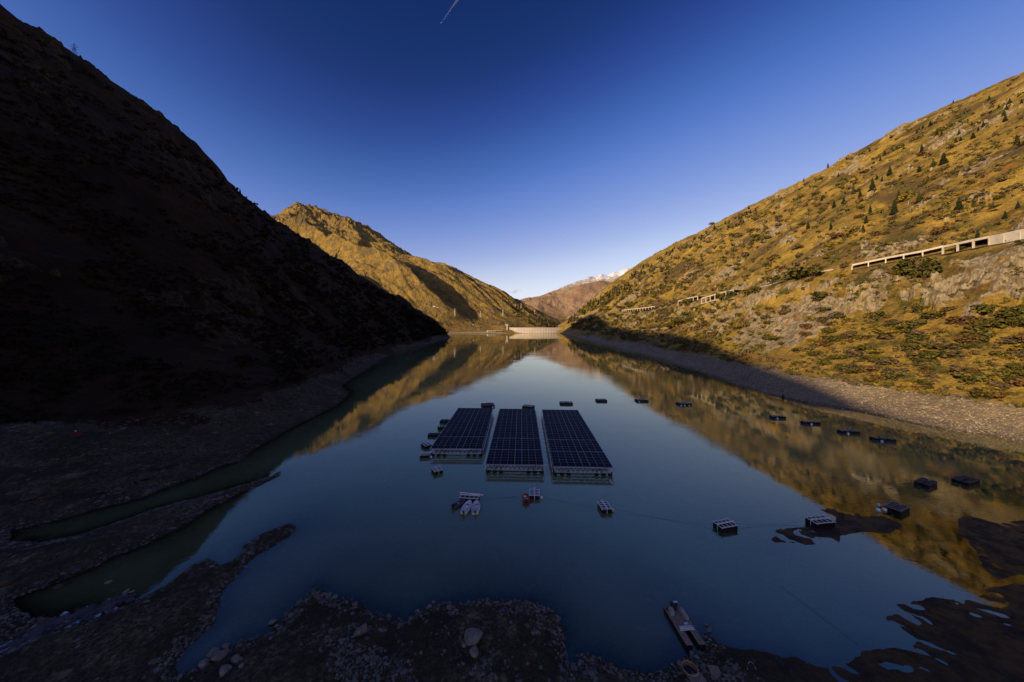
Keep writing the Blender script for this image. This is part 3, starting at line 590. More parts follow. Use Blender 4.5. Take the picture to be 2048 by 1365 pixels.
M_bottom = mat('green_antifouling', (.30,.38,.05), .6, noise=.4); M_seat = mat('boat_seat', (.55,.55,.56), .6); M_tarp = mat('grey_tarp', (.45,.46,.50), .8, bump=.4)
M_motor = mat('outboard_black', (.02,.02,.025), .35)
def outboard(parent, y, z=.5, m=None):
    mb = MB(); mb.box((0, y-.12, z+.30), (.30, .42, .40), 0, .08); mb.box((0, y-.10, z-.15), (.14, .22, .75)); mb.box((0, y-.12, z-.55), (.10, .45, .12)); mb.bar((0, y+.1, z+.25), (.05, y+.55, z+.32), .05)
    o = mb.build('outboard_motor', m or M_motor, parent); c = MB().box((0, y-.12, z+.53), (.26, .36, .07), 0, .03); c.build('cowling', M_motor, o); return o
def boat(x, y, deg, L, W, label, green=False):
    e = empty('motorboat', (x, y, .05), R(deg), label=label, cat='boat', group='small white motorboats')
    hull(L, W, .58, .78).build('hull', M_white, e, smooth=False)
    if green: mb = MB(); mb.box((0, -L/2-.03, .10), (W*.74, .05, .34)); mb.build('transom', M_bottom, e)
    mb = MB(); mb.box((0, -L*.30, .48), (W*.72, .34, .08)); mb.build('bench', M_seat, e)
    mb = MB(); mb.box((.22, -L*.08, .62), (.46, .50, .62), 0, .06); mb.box((.22, -L*.03, 1.02), (.44, .05, .26)); mb.build('console', M_white, e)
    MB().box((.22, -L*.04, 1.04), (.40, .03, .22)).build('windscreen', M_motor, e)
    mb = MB(); mb.box((.22, -L*.19, .52), (.42, .34, .42), 0, .05); mb.build('seat', M_seat, e)
    mb = MB(); mb.add([(-W*.30, L*.12, .64), (W*.30, L*.12, .64), (W*.17, L*.30, .68), (0, L*.40, .70), (-W*.17, L*.30, .68)], [(0,1,2,3,4)]); mb.build('foredeck', M_white, e)
    outboard(e, -L/2-.05, .45)
    return e
boat(-10.05, 71.5, -9, 4.9, 1.95, 'white motorboat with a green lower stern, left of the two by the raft', True)
b2_ = boat(-8.05, 71.5, 2, 4.6, 1.95, 'white motorboat with a round cover in its cockpit, right of the two by the raft')
MB().lathe((-.42, -.35, .34), [(.42,0),(.44,.2),(.36,.4),(.18,.5)], 14).build('round_cover', M_tarp, b2_)
def inflatable(x, y, deg, L, W, m, label, motor=True):
    e = empty('inflatable_boat', (x, y, .1), R(deg), label=label, cat='inflatable boat')
    r = .23; pts = [(-W/2+r, -L/2, .25), (-W/2+r, -L*.2, .25), (-W/2+r, L*.12, .27)]
    pts += [((W/2-r)*math.cos(a)*1.0, L*.12+(L*.36)*math.sin(a), .27+.12*math.sin(a)) for a in [math.pi-math.pi*i/10 for i in range(1, 10)]]
    pts += [(W/2-r, L*.12, .27), (W/2-r, -L*.2, .25), (W/2-r, -L/2, .25)]
    MB().tube(pts, r, 12, True, [.10]+[r]*(len(pts)-2)+[.10]).build('tube', m, e, smooth=True)
    mb = MB(); mb.box((0, -L*.06, .10), (W-2*r, L*.72, .10)); mb.build('floor', m, e)
    mb = MB(); mb.box((0, -L*.40, .30), (W-2*r, .07, .42)); mb.build('transom', M_dark, e)
    mb = MB(); mb.box((0, 0, .40), (W-r*1.6, .26, .05)); mb.build('bench', M_tarp, e)
    if motor: outboard(e, -L*.42, .42)
    return e
M_orange = mat('orange_rubber', (.50,.045,.012), .5, noise=.2); M_grey = mat('grey_rubber', (.10,.11,.14), .5, noise=.2)
ob = inflatable(3.25, 74.9, 0, 3.9, 1.75, M_orange, 'orange red inflatable boat with dark outboard, tied left of a small silver framed raft')
mb = MB(); mb.box((-.22, .55, .55), (.5, .35, .22), .4, .05); mb.box((-.05, .35, .66), (.28, .24, .14), .9, .03); mb.build('white_bundle', M_white, ob)
inflatable(-12.2, 72.9, -38, 3.7, 1.55, M_grey, 'dark grey inflatable boat half hidden left of the white motorboats')
mb = MB(); mb.tube([(-2.8,.35,1.28),(2.9,-.25,1.28)], .13, 8); o = mb.build('long_pipe', M_alu, label='long metal pipe laid across the raft behind the white boats', cat='pipe'); o.location = (-9.6, 75.4, 0); o.rotation_euler = (0,0,R(-6))
# ---------------------------------------------------------------- wooden work barge at the near shore
M_plank = mat('weathered_plank', (.30,.24,.18), .85, noise=.35, nscale=3, bump=.4); M_box = mat('barge_box', (.42,.38,.33), .7, noise=.2)
bx = empty('work_barge', (23.15, 43.3, 0), R(25), label='wooden two hulled work barge with lockers and pipes, moored at the gravel tip', cat='barge')
B_L, B_W = 5.6, 2.5
bx.location = (23.15, 43.3, 0); bx.rotation_euler = (0, 0, R(3))
for s in (-1, 1):
    mb = MB(); mb.box((s*(B_W/2-.42), 0, .20), (.84, B_L, .62), 0, .06); hl = mb.build('pontoon', M_black, bx)
    mb = MB()
    for i in range(19): mb.box((s*(B_W/2-.42), -B_L/2+.15+i*.295, .545), (.88, .275, .05))
    mb.build('side_deck', M_plank, bx)
mb = MB()
for i in range(11): mb.box((0, -.25+i*.295, .553), (B_W-1.80, .275, .05))
mb.build('middle_deck', M_plank, bx)
MB().box((-.72, 1.55, .93), (.50, .70, .70), 0, .03).build('locker', M_box, bx)
MB().box((.93, 1.25, .80), (.36, 1.55, .46), 0, .03).build('long_locker', M_box, bx)
e2 = MB().box((.12, 2.05, 1.18), (.52, .10, 1.2)).build('control_panel', M_dark, bx); MB().box((.12, 2.05, 1.81), (.60, .22, .06)).build('cover', M_alu, e2)
outboard(bx, 2.95, .55)
MB().lathe((-.98, 2.2, .58), [(.14,0),(.15,.3),(.08,.36)], 10).build('fuel_can', M_dark, bx)
mb = MB()
for i, yy_ in enumerate((-.95, -.78, -.60, -.44)): mb.tube([(-.95+.06*i, yy_, .66+.02*(i % 2)), (1.02-.05*i, yy_+.05, .66+.02*(i % 2))], .055, 8)
pt = mb.build('metal_pipes', M_alu); pt.location = bx.location; pt.rotation_euler = bx.rotation_euler; tag(pt, 'bundle of shiny metal pipes lying across the wooden barge deck', 'pipes')
pt = MB().box((.42, .0, .64), (.62, .26, .11), .2, .03).build('tool_case', M_alu); pt.location = bx.location; pt.rotation_euler = bx.rotation_euler; tag(pt, 'small shiny case on the barge deck between pipes and lockers', 'case')
# ---------------------------------------------------------------- road galleries on the right slope, dam, pylons, huts
M_conc = mat('old_concrete', (.66,.57,.45), .9, noise=.25, nscale=.25, bump=.3, bscale=2)
M_conc2 = mat('stained_concrete', (.27,.23,.18), .9, noise=.4, nscale=.2, bump=.3, bscale=2)
M_asph = mat('asphalt', (.055,.052,.05), .9, noise=.2)
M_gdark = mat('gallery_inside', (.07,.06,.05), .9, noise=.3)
def path3(pts):
    out = []
    for px, py in pts:
        h = hit(px, py, 60); out.append(Vector(h))
    return out
def resample(P, n):
    L = [0]
    for a, c in zip(P[:-1], P[1:]): L.append(L[-1]+(c-a).length)
    out = []
    for i in range(n+1):
        d = L[-1]*i/n; k = max(j for j in range(len(L)) if L[j] <= d+1e-6); k = min(k, len(P)-2); out.append(P[k].lerp(P[k+1], (d-L[k])/max(L[k+1]-L[k], 1e-6)))
    return out, L[-1]
def S3(px, py, X): Y = X*F/(px-1024); return Vector((X, Y, HC+(YH-py)/F*Y))
def gallery(top, xs, H, label, bay=6.0, cols=True, solid=(), name='rock_gallery', depth=11, deck=None, colw=.55, beamh=1.0):
    """top: pixels along the outer top edge, xs: lateral distance of that edge; built as roof slab, columns, floor, rear wall"""
    P = [S3(a, c, x) for (a, c), x in zip(top, xs)]; n = max(2, int(sum((q_-p_).length for p_, q_ in zip(P[:-1], P[1:]))/bay)); Q, L = resample(P, n)
    e = empty(name, Q[0], 0, label=label, cat='road gallery', group='concrete avalanche galleries of the mountain road'); o = Q[0]
    def rel(v): return tuple(v-o)
    def inward(i):
        d = (Q[min(i+1, n)]-Q[max(i-1, 0)]); v = Vector((0,0,1)).cross(d); v.z = 0; v.normalize(); return v if v.x > 0 else -v
    def strip(mb, z0, z1, a, c):                                      # swept box between depths a..c and heights z0..z1
        k = len(mb.v)
        for i in range(n+1):
            w_ = inward(i)
            for q_, z in ((a, z0), (c, z0), (c, z1), (a, z1)): mb.v.append(rel(Q[i]+w_*q_+Vector((0,0,z))))
        for i in range(n):
            for j in range(4): mb.f.append((k+i*4+j, k+(i+1)*4+j, k+(i+1)*4+(j+1) % 4, k+i*4+(j+1) % 4))
        mb.f += [(k,k+1,k+2,k+3), (k+n*4+3,k+n*4+2,k+n*4+1,k+n*4)]
    mb = MB(); strip(mb, -beamh, 0, 0, .6); strip(mb, -.5, -.02, .6, depth); mb.build('roof', M_conc, e)
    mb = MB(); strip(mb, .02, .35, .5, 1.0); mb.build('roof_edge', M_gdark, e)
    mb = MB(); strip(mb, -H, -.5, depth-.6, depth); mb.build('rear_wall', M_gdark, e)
    mb = MB(); strip(mb, -H-.5, -H, -.3, depth); mb.build('road_bed', M_asph, e)
    if deck: mb = MB(); strip(mb, -H-1.1, -H+.1, -.7, .9); mb.build('road_edge_beam', M_conc, e)
    mb = MB(); 
    for i in range(n+1):
        w_ = inward(i); c = Q[i]+w_*.3+Vector((0,0,-beamh-(H-beamh)/2)); ang = math.atan2(w_.y, w_.x)
        m2 = MB(); m2.box((0,0,0), (colw*1.2, colw, H-beamh), 0); 
        if deck and i in deck: m2.box((0,0,-(H-beamh)/2-6), (1.0, 1.0, 12), 0)
        ob = m2.build('column', M_conc, e); ob.location = rel(c); ob.rotation_euler = (0,0,ang)
    for i0, i1 in solid:
        s_, k = MB(), 0
        i0, i1 = int(i0*n), int(i1*n)
        for i in range(i0, i1+1):
            w_ = inward(i)
            for q_, z in ((.05, -H-1.5), (.55, -H-1.5), (.55, -beamh), (.05, -beamh)): s_.v.append(rel(Q[i]+w_*q_+Vector((0,0,z))))
        m_ = i1-i0
        for i in range(m_):
            for j in range(4): s_.f.append((i*4+j, (i+1)*4+j, (i+1)*4+(j+1) % 4, i*4+(j+1) % 4))
        s_.f += [(0,1,2,3), (m_*4+3,m_*4+2,m_*4+1,m_*4)]; s_.build('solid_wall', M_conc, e)
    return e
def xs_at(pts, off=-1.5): return [hit(a, c, 60)[0]+off for a, c in pts]
GAL = [dict(top=[(1244,620),(1280,616.5),(1309,612.5)], H=7.5, bay=14, label='long low gallery on the far slope with small dark openings', colw=1.2, beamh=2.2),
 dict(top=[(1356,602),(1375,596),(1395,592)], H=8.5, bay=13, label='short concrete gallery beside the pale cliff, just left of the tall columned one', colw=1.1, beamh=2.0),
 dict(top=[(1403,596),(1435,587),(1466,579)], H=10, bay=8.5, label='tall gallery with slender columns on a deck over the slope', deck=(3,5,7,9), colw=.9, beamh=1.8),
 dict(top=[(1704,529),(1780,513),(1850,500),(1886,491)], H=5.2, bay=9, label='long white edged gallery tapering left below the grassy shoulder', colw=.8, beamh=1.5),
 dict(top=[(1885,492),(1930,482),(1972,473),(2010,466),(2075,452)], H=6.6, bay=8, label='big gallery with a solid concrete wall running off the right edge', solid=((.5, 1),), colw=.8, beamh=1.6)]
for g in GAL:
    base = []
    for a, c in g['top']:
        Y_ = hit(a, c, 60)[1]
        for _ in range(3): Y_ = hit(a, c+g['H']*F/Y_, 60)[1]
        base.append((a, c+g['H']*F/Y_))
    far_ = g['top'][0][0] < 1500; g['xs'] = xs_at(base, -7 if far_ else -2.5); g['depth'] = 17 if far_ else 11; gallery(**g)
def viaduct(pts, label, H=1.2, legs=(0, .5, 1), w=7):
    P = [S3(a, c, x) for (a, c), x in zip(pts, xs_at(pts, -2))]; Q, L = resample(P, 12); e = empty('road_bridge', Q[0], 0, label=label, cat='road bridge', group='short open bridges of the mountain road'); o = Q[0]
    mb = MB()
    for i in range(13):
        d = Q[min(i+1, 12)]-Q[max(i-1, 0)]; v = Vector((0,0,1)).cross(d); v.normalize(); v = v if v.x > 0 else -v
        for q_, z in ((0, -H), (w, -H), (w, 0), (0, 0)): mb.v.append(tuple(Q[i]+v*q_+Vector((0,0,z))-o))
    for i in range(12):
        for j in range(4): mb.f.append((i*4+j, (i+1)*4+j, (i+1)*4+(j+1) % 4, i*4+(j+1) % 4))
    mb.f += [(0,1,2,3), (51,50,49,48)]; mb.build('deck', M_conc, e)
    mb = MB()
    for i in range(12): mb.bar(Q[i]-o+Vector((0,0,.6)), Q[i+1]-o+Vector((0,0,.6)), .12)
    mb.build('guard_rail', M_conc2, e)
    for l in legs:
        q_ = Q[int(l*12)]-o; m2 = MB(); m2.box((q_.x+1, q_.y, q_.z-H-3.5), (1.5, 1.5, 7)); m2.build('pier', M_conc, e)
viaduct([(1520,574),(1550,566),(1577,559)], 'open white road bridge on piers between green bushes, left of the long gallery', legs=(.12, .9))
viaduct([(1640,543),(1652,540.5),(1666,538.5)], 'short stub of open road bridge just left of the long white gallery', 1.2, (.3, .8))
viaduct([(1150,634),(1168,631),(1181,628)], 'farthest small piece of road bridge near the dam, half in shade', 2.2, (.1, .5, .9), 9)
# dam
M_dam = mat('dam_concrete', (.64,.54,.45), .9, noise=.12, nscale=.05)
e = empty('dam', (125, 1660, 0), 0, label='pale curved concrete dam wall closing the far end of the lake', cat='dam')
mb, n = MB(), 40; A0, A1 = -132, 132
def arc(t): x = -140+280*t; return x, -26*(1-((x)/140)**2)+14
for i in range(n+1):
    x, y = arc(i/n)
    for q_, z in ((0,-25),(7,-25),(7,27),(0,27)): mb.v.append((x, y+q_+(0 if z > 0 else -3), z))
for i in range(n):
    for j in range(4): mb.f.append((i*4+j, (i+1)*4+j, (i+1)*4+(j+1) % 4, i*4+(j+1) % 4))
mb.f += [(0,1,2,3), (n*4+3,n*4+2,n*4+1,n*4)]; mb.build('wall', M_dam, e)
mb = MB()
for i in range(n): a, c = arc(i/n), arc((i+1)/n); mb.bar((a[0], a[1]+3, 28), (c[0], c[1]+3, 28), 9, 1.6)
mb.build('crest_road', mat('dam_crest', (.80,.70,.58), .8), e)
mb = MB()
for i in range(1, n, 2): a = arc(i/n); mb.box((a[0], a[1]-2.6, 0), (.5, .8, 52))
mb.build('joint_ribs', M_conc2, e)
# pylons
M_steel = mat('galvanised_steel', (.55,.52,.48), .5, .3)
def pylon(x, y, z, H, label, rz=0, tw=1.0, M_steel=M_steel):
    e = empty('power_pylon', (x, y, z-1), rz, label=label, cat='pylon', group='lattice power pylons'); b0, b1 = H*.085*tw, H*.018*tw
    mb = MB(); th = H*.006*tw
    def cw(t): return b0+(b1-b0)*min(1, t/.75)
    for sx in (-1, 1):
        for sy in (-1, 1): mb.bar((sx*b0, sy*b0, 0), (sx*b1, sy*b1, H*.75), th*1.4); mb.bar((sx*b1, sy*b1, H*.75), (sx*b1*.4, sy*b1*.4, H), th)
    for i in range(9):
        t0, t1 = i/9*.75, (i+1)/9*.75; a, c = cw(t0), cw(t1)
        for s in (-1, 1):
            mb.bar((-a, s*a, t0*H), (c, s*c, t1*H), th*.7); mb.bar((a, s*a, t0*H), (-c, s*c, t1*H), th*.7); mb.bar((s*a, -a, t0*H), (s*c, c, t1*H), th*.7)
    mb.build('mast', M_steel, e)
    for f_, w_ in ((.66, .15), (.78, .19), (.90, .12)):
        mb = MB(); w_ *= H
        for s in (-1, 1): mb.bar((0, 0, f_*H+H*.018), (s*w_, 0, f_*H), th); mb.bar((0, 0, f_*H-H*.012), (s*w_, 0, f_*H), th); mb.bar((s*w_, 0, f_*H), (s*w_, 0, f_*H-H*.03), th*1.3)
        mb.build('cross_arm', M_steel, e)
for px, py, h_, l in [(909.5,633,46,'leftmost of the row of pylons on the far grassy terrace'),(961,636,44,'second pylon from the left on the far terrace, above the boat ramp'),(1006,633,52,'third pylon from the left, standing on the green slope above the white hut'),
   (1042,618,42,'pylon against the dark shaded ridge line left of the dam'),(1069.5,629,36,'faint pylon among the dark conifers above the dam'),(1091,625,34,'farthest pylon, above the dam against the pink mountains')]:
    p = hit(px, py, 1300, 5000)
    if p: pylon(p[0], p[1], p[2], h_, l, R(20))
p = hit(152, 124, 200, 900) or (-760, 556, 500); pylon(p[0], p[1]-2, p[2]+.8, 27, 'lone pylon on the crest of the dark left mountain, against blue sky', R(10), 1.3, M_dark)
# huts
M_wallw = mat('white_wall', (.78,.74,.68), .8, noise=.1); M_roof = mat('slate_roof', (.10,.09,.085), .8, noise=.3); M_win = mat('window_glass', (.03,.035,.04), .2); M_sw = mat('stone_wall', (.33,.27,.2), .9, noise=.4, nscale=.6)
def house(px, py, w_, d_, h_, label, rz=0, m=None, roofm=None, name='house', ymin=1250):
    p = hit(px, py, ymin, 5000)
    if not p: print('no ground', label); return
    e = empty(name, (p[0], p[1]+d_/2, p[2]-.6), rz, label=label, cat='house')
    MB().box((0,0,h_/2), (w_, d_, h_)).build('wall', m or M_wallw, e)
    mb = MB(); o_ = .6; x, y, r = w_/2+o_, d_/2+o_, h_+w_*.22
    mb.add([(-x,-y,h_-.1),(x,-y,h_-.1),(x,y,h_-.1),(-x,y,h_-.1),(-x,0,r),(x,0,r)], [(3,2,1,0),(0,1,5,4),(2,3,4,5),(1,2,5),(3,0,4)]); mb.build('roof', roofm or M_roof, e)
    for k in range(max(2, int(w_/4))): MB().box((-w_/2+w_*(k+.5)/max(2, int(w_/4)), -d_/2-.03, h_*.55), (1.1, .1, 1.3)).build('window', M_win, e)
    MB().box((w_*.3, -d_/2-.04, 1.0), (1.0, .1, 2.0)).build('door', M_win, e)
    return e
house(868,614.5,16,9,7,'large pale farmhouse at the left end of the far terrace hamlet')
house(875,616,10,7,4.5,'small pale hut touching the right side of the farmhouse')
house(891,617,7,6,4,'stone hut at the right end of the far terrace hamlet', m=M_sw)
house(947,650.5,7,5,4,'tiny white hut alone on the shore terrace')
# water intake tower house at the lakeside
p = hit(1014, 660, 1300, 2600); e = empty('intake_tower', (p[0], p[1], p[2]), 0, label='white flat roofed tower house standing over the water left of the dam', cat='tower')
MB().box((0,0,9), (6.5,6.5,26)).build('shaft', M_conc, e); MB().box((-1,0,25.5), (13,9,7)).build('cabin', M_wallw, e); MB().box((-1,0,29.3), (14.5,10.5,.8)).build('roof', M_roof, e); MB().box((-2,-4.6,25.6), (6,.2,2.2)).build('window', M_win, e)
MB().lathe((-9,3,22), [(.5,0),(.3,20),(.2,20.2)], 6).build('mast', M_steel, e)
p = hit(985, 665, 1300, 2600); e = empty('landing_platform', (p[0]-18, p[1]+2, max(p[2], 0)), 0, label='concrete landing on stubby legs at the far shore, left of the tower', cat='jetty')
MB().box((30,0,9), (78,12,1.4)).build('deck', M_conc, e)
for i in range(5): MB().box((-5+i*9,-3,4.4), (2.6,3,9)).build('leg', M_conc, e)
MB().box((-7,2,5), (9,8,9)).build('block', M_conc, e)
# ---------------------------------------------------------------- sky things: contrail with its aeroplane, two wisps of cloud, one bird
def V(px, py, Y): return Vector(S(px, py, Y))
a, c = V(882.5, 46, 11000), V(936, -30, 11000)
m = bpy.data.materials.new('contrail_vapour'); m.use_nodes = True; n_ = m.node_tree.nodes; l_ = m.node_tree.links; n_.remove(n_['Principled BSDF'])
vp = n_.new('ShaderNodeVolumePrincipled'); vp.inputs['Density'].default_value = .006; vp.inputs['Color'].default_value = (1,1,1,1); vp.inputs['Anisotropy'].default_value = 0; l_.new(vp.outputs[0], n_['Material Output'].inputs['Volume'])
d = (c-a).normalized(); side = d.cross(Vector((0,1,0))).normalized(); ct = empty('contrail', a, 0, label='thin white double vapour trail high in the blue sky', cat='contrail')
for s in (-1, 1): MB().tube([tuple((c-a)*t+d*40+side*s*(10+14*t)) for t in (0, .1, .3, .6, 1)], 1, 8, True, [6, 8, 11, 16, 22]).fix().build('vapour_trail', m, ct)
pl = empty('aeroplane', a, 0, label='tiny aeroplane at the tip of the vapour trail', cat='aeroplane'); q_ = d
MB().tube([tuple(-q_*36), tuple(-q_*30), tuple(q_*28), tuple(q_*36)], 1, 8, True, [1, 4, 4, 1]).build('fuselage', M_white, pl)
for s in (-1, 1): MB().add([tuple(-q_*8), tuple(q_*8), tuple(q_*14+side*s*30), tuple(q_*10+side*s*30), tuple(-q_*8+Vector((0,0,1))), tuple(q_*8+Vector((0,0,1))), tuple(q_*14+side*s*30+Vector((0,0,1))), tuple(q_*10+side*s*30+Vector((0,0,1)))], [(0,1,2,3),(7,6,5,4),(0,4,5,1),(1,5,6,2),(2,6,7,3),(3,7,4,0)]).build('wing', M_white, pl)
cm = bpy.data.materials.new('cloud_vapour'); cm.use_nodes = True; n_ = cm.node_tree.nodes; l_ = cm.node_tree.links; n_.remove(n_['Principled BSDF'])
vp = n_.new('ShaderNodeVolumePrincipled'); vp.inputs['Color'].default_value = (1,.97,.95,1); vp.inputs['Anisotropy'].default_value = .2; tc = n_.new('ShaderNodeTexCoord'); ns = n_.new('ShaderNodeTexNoise'); ns.inputs['Scale'].default_value = .0016; ns.inputs['Detail'].default_value = 5; mr = n_.new('ShaderNodeMapRange'); mr.inputs[1].default_value = .45; mr.inputs[2].default_value = .75; mr.inputs[4].default_value = .003
l_.new(tc.outputs['Object'], ns.inputs['Vector']); l_.new(ns.outputs[0], mr.inputs[0]); l_.new(mr.outputs[0], vp.inputs['Density']); l_.new(vp.outputs[0], n_['Material Output'].inputs['Volume'])
def cloud(px, py, w_, h_, seed, label):
    o = V(px, py, 22000); random.seed(seed); mb = MB(); k = w_/2048*22000*3.2; hh = h_/2048*22000*3.2
    for i in range(9):
        t = i/8-.5; r = (.5-abs(t))*.5+.12; cx = t*k; cz = random.uniform(-.1, .2)*hh
        pr = [(max(.02, math.sin(u))*k*r*.55, -math.cos(u)*hh*r*1.3) for u in [math.pi*(j+.5)/8 for j in range(8)]]; mb.lathe((cx, random.uniform(-.1,.1)*k, cz), pr, 14)
    ob = mb.fix().build('cloud', cm, smooth=True, label=label, cat='cloud'); ob.location = o
cloud(1030, 583, 30, 9, 3, 'small pale lavender cloud touching the ridge left of the dam'); cloud(1118, 578, 22, 5, 5, 'faint wisp of cloud over the low pink mountains'); cloud(938, 546, 14, 4, 8, 'tiny wisp of cloud just above the far left ridge')
bd = empty('bird', V(1129.5, 480, 260), .4, label='tiny dark bird flying in the pale sky above the valley end', cat='bird'); MB().tube([(-.3,0,0),(-.1,0,.02),(.15,0,.02),(.3,0,0)], .08, 6, True, [.02,.09,.08,.02]).build('body', M_motor, bd)
for s in (-1, 1): MB().add([(-.08,0,.03),(.10,0,.03),(.05,s*.55,.20),(-.12,s*.60,.18),(-.08,0,.06),(.10,0,.06),(.05,s*.55,.22),(-.12,s*.60,.20)], [(3,2,1,0),(4,5,6,7),(0,1,5,4),(1,2,6,5),(2,3,7,6),(3,0,4,7)]).build('wing', M_motor, bd)
# ---------------------------------------------------------------- conifers, shrubs, stones
random.seed(11); rng = np.random.default_rng(7)
def leafmat(name, c1, c2, rough=.8):
    m = bpy.data.materials.new(name); m.use_nodes = True; n = m.node_tree.nodes; l = m.node_tree.links; b = n['Principled BSDF']
    g = n.new('ShaderNodeNewGeometry'); t = n.new('ShaderNodeTexNoise'); t.inputs['Scale'].default_value = .9; t.inputs['Detail'].default_value = 3; l.new(g.outputs['Position'], t.inputs['Vector'])
    r = n.new('ShaderNodeValToRGB'); r.color_ramp.elements[0].position = .38; r.color_ramp.elements[1].position = .62; r.color_ramp.elements[0].color = (*c1, 1); r.color_ramp.elements[1].color = (*c2, 1)
    l.new(t.outputs[0], r.inputs[0]); l.new(r.outputs[0], b.inputs['Base Color']); b.inputs['Roughness'].default_value = rough; b.inputs['Specular IOR Level'].default_value = .15; return m
M_bark = mat('bark', (.09,.06,.04), .95, noise=.4)
def crown_conifer(seed, m, wide=.24, full=1.0):
    """whorls of drooping boughs with ragged tips, unit height"""
    rd = random.Random(seed); vs, fs = [], []
    N = 17
    for k in range(N):
        t = .10+.88*k/N; r = wide*(1-t)**.8*rd.uniform(.72, 1.15)+.012
        nb = max(5, int((11-6*t)*full))
        for j in range(nb):
            if rd.random() < .10: continue
            a = 2*math.pi*(j+rd.random()*.7)/nb; rr = r*rd.uniform(.65, 1.15); dz = -.045-.25*rr; w_ = rr*.34+.008
            c, s = math.cos(a), math.sin(a); b_ = len(vs)
            z0 = t+rd.uniform(-.01,.01)
            vs += [(0,0,z0+.02), (c*rr*.55-s*w_, s*rr*.55+c*w_, z0+dz*.45-.012), (c*rr, s*rr, z0+dz), (c*rr*.55+s*w_, s*rr*.55-c*w_, z0+dz*.45-.012), (c*rr*.5, s*rr*.5, z0+dz*.25+.018), (c*rr*.5, s*rr*.5, z0+dz*.6-.05)]
            fs += [(b_,b_+1,b_+4), (b_+1,b_+2,b_+4), (b_+2,b_+3,b_+4), (b_+3,b_,b_+4), (b_+1,b_+5,b_+2), (b_+2,b_+5,b_+3)]
    mb = MB().add(vs, fs); mb.lathe((0,0,.93), [(.012,0),(.006,.04),(.001,.075)], 5); return mb.mesh('crown', m)
def crown_broad(seed, m, n=230, flat=.75, ls=.085, lobes=9):
    rd = random.Random(seed); vs, fs = [], []
    L = [(rd.uniform(-.34,.34), rd.uniform(-.34,.34), rd.uniform(.28,.72)*flat+.1, rd.uniform(.14,.27)) for _ in range(lobes)]
    for i in range(n):
        x, y, z, r = rd.choice(L); u = Vector((rd.gauss(0,1), rd.gauss(0,1), rd.gauss(0,1)+.35)).normalized(); p = Vector((x, y, z))+u*r*rd.uniform(.75, 1.05)
        if p.z < .02: p.z = .02
        nrm = (u+Vector((rd.uniform(-.7,.7), rd.uniform(-.7,.7), rd.uniform(-.4,.7)))).normalized(); a = nrm.orthogonal().normalized(); a.rotate(Matrix.Rotation(rd.uniform(0, 6.28), 3, nrm)); c = nrm.cross(a); s = ls*rd.uniform(.6, 1.4)
        k = len(vs); vs += [tuple(p-a*s), tuple(p-c*s*.7), tuple(p+a*s), tuple(p+c*s*.7)]; fs.append((k,k+1,k+2,k+3))
    return vs, fs
def stem_mesh(broad=False):
    mb = MB()
    if broad:
        for i in range(4): a = i*1.6; mb.tube([(0,0,-.08), (.08*math.cos(a), .08*math.sin(a), .2), (.24*math.cos(a+.3), .24*math.sin(a+.3), .5)], .02, 5, True, [.028, .018, .006])
    else: mb.tube([(0,0,-.05), (0,0,.5), (0,0,.96)], .02, 6, True, [.022, .013, .003])
    return mb.mesh('trunk', M_bark)
C_dark = leafmat('spruce_needles', (.018,.022,.007), (.045,.050,.014)); C_larch = leafmat('larch_needles', (.16,.13,.015), (.32,.22,.03)); C_mid = leafmat('pine_needles', (.04,.045,.010), (.085,.085,.020))
G_green = leafmat('alder_leaves', (.050,.046,.009), (.16,.135,.026)); G_yel = leafmat('yellow_leaves', (.14,.105,.014), (.34,.235,.030)); G_rust = leafmat('rust_leaves', (.095,.050,.018), (.22,.115,.035)); G_grey = leafmat('heath_twigs', (.075,.052,.026), (.18,.125,.062)); G_dk = leafmat('shade_toned_leaves', (.009,.006,.0015), (.030,.019,.003))  # the last leaf tone is darkened to hold the left slope's shade
TR, TRb = stem_mesh(), stem_mesh(True)
CON = [crown_conifer(s, C_dark) for s in (1,2,3)]+[crown_conifer(4, C_dark, .30), crown_conifer(5, C_mid, .27)]; LAR = [crown_conifer(s, C_larch, .19, .9) for s in (6,7)]
def bm_(seed, m, **k): vs, fs = crown_broad(seed, m, **k); return MB().add(vs, fs).mesh('crown', m)
SH = {'g': [bm_(s, G_green) for s in (1,2,3)], 'y': [bm_(s, G_yel) for s in (4,5)], 'r': [bm_(s, G_rust) for s in (6,7)], 'h': [bm_(s, G_grey, flat=.5) for s in (8,9)]}
def plant(name, cat, crown, trunk, p, h, w_, label, group):
    e = empty(name, (p[0], p[1], p[2]-.04*h), random.uniform(0, 6.28), label=label, cat=cat, group=group); e.scale = (w_, w_, h)
    link(bpy.data.objects.new('crown', crown), e); link(bpy.data.objects.new('trunk', trunk), e); return e
count = {'c': 0, 's': 0}
def conifer(px, py, hpx, label, group, larch=False, ymin=60, big=None):
    p = hit(px, py, ymin)
    if not p or count['c'] >= 298: return
    h = hpx/F*p[1]; h = min(max(h, 3), 26); count['c'] += 1
    plant('larch_tree' if larch else 'conifer', 'larch' if larch else 'conifer', random.choice(LAR if larch else CON), TR, p, h, h*random.uniform(.95, 1.25), label, group)
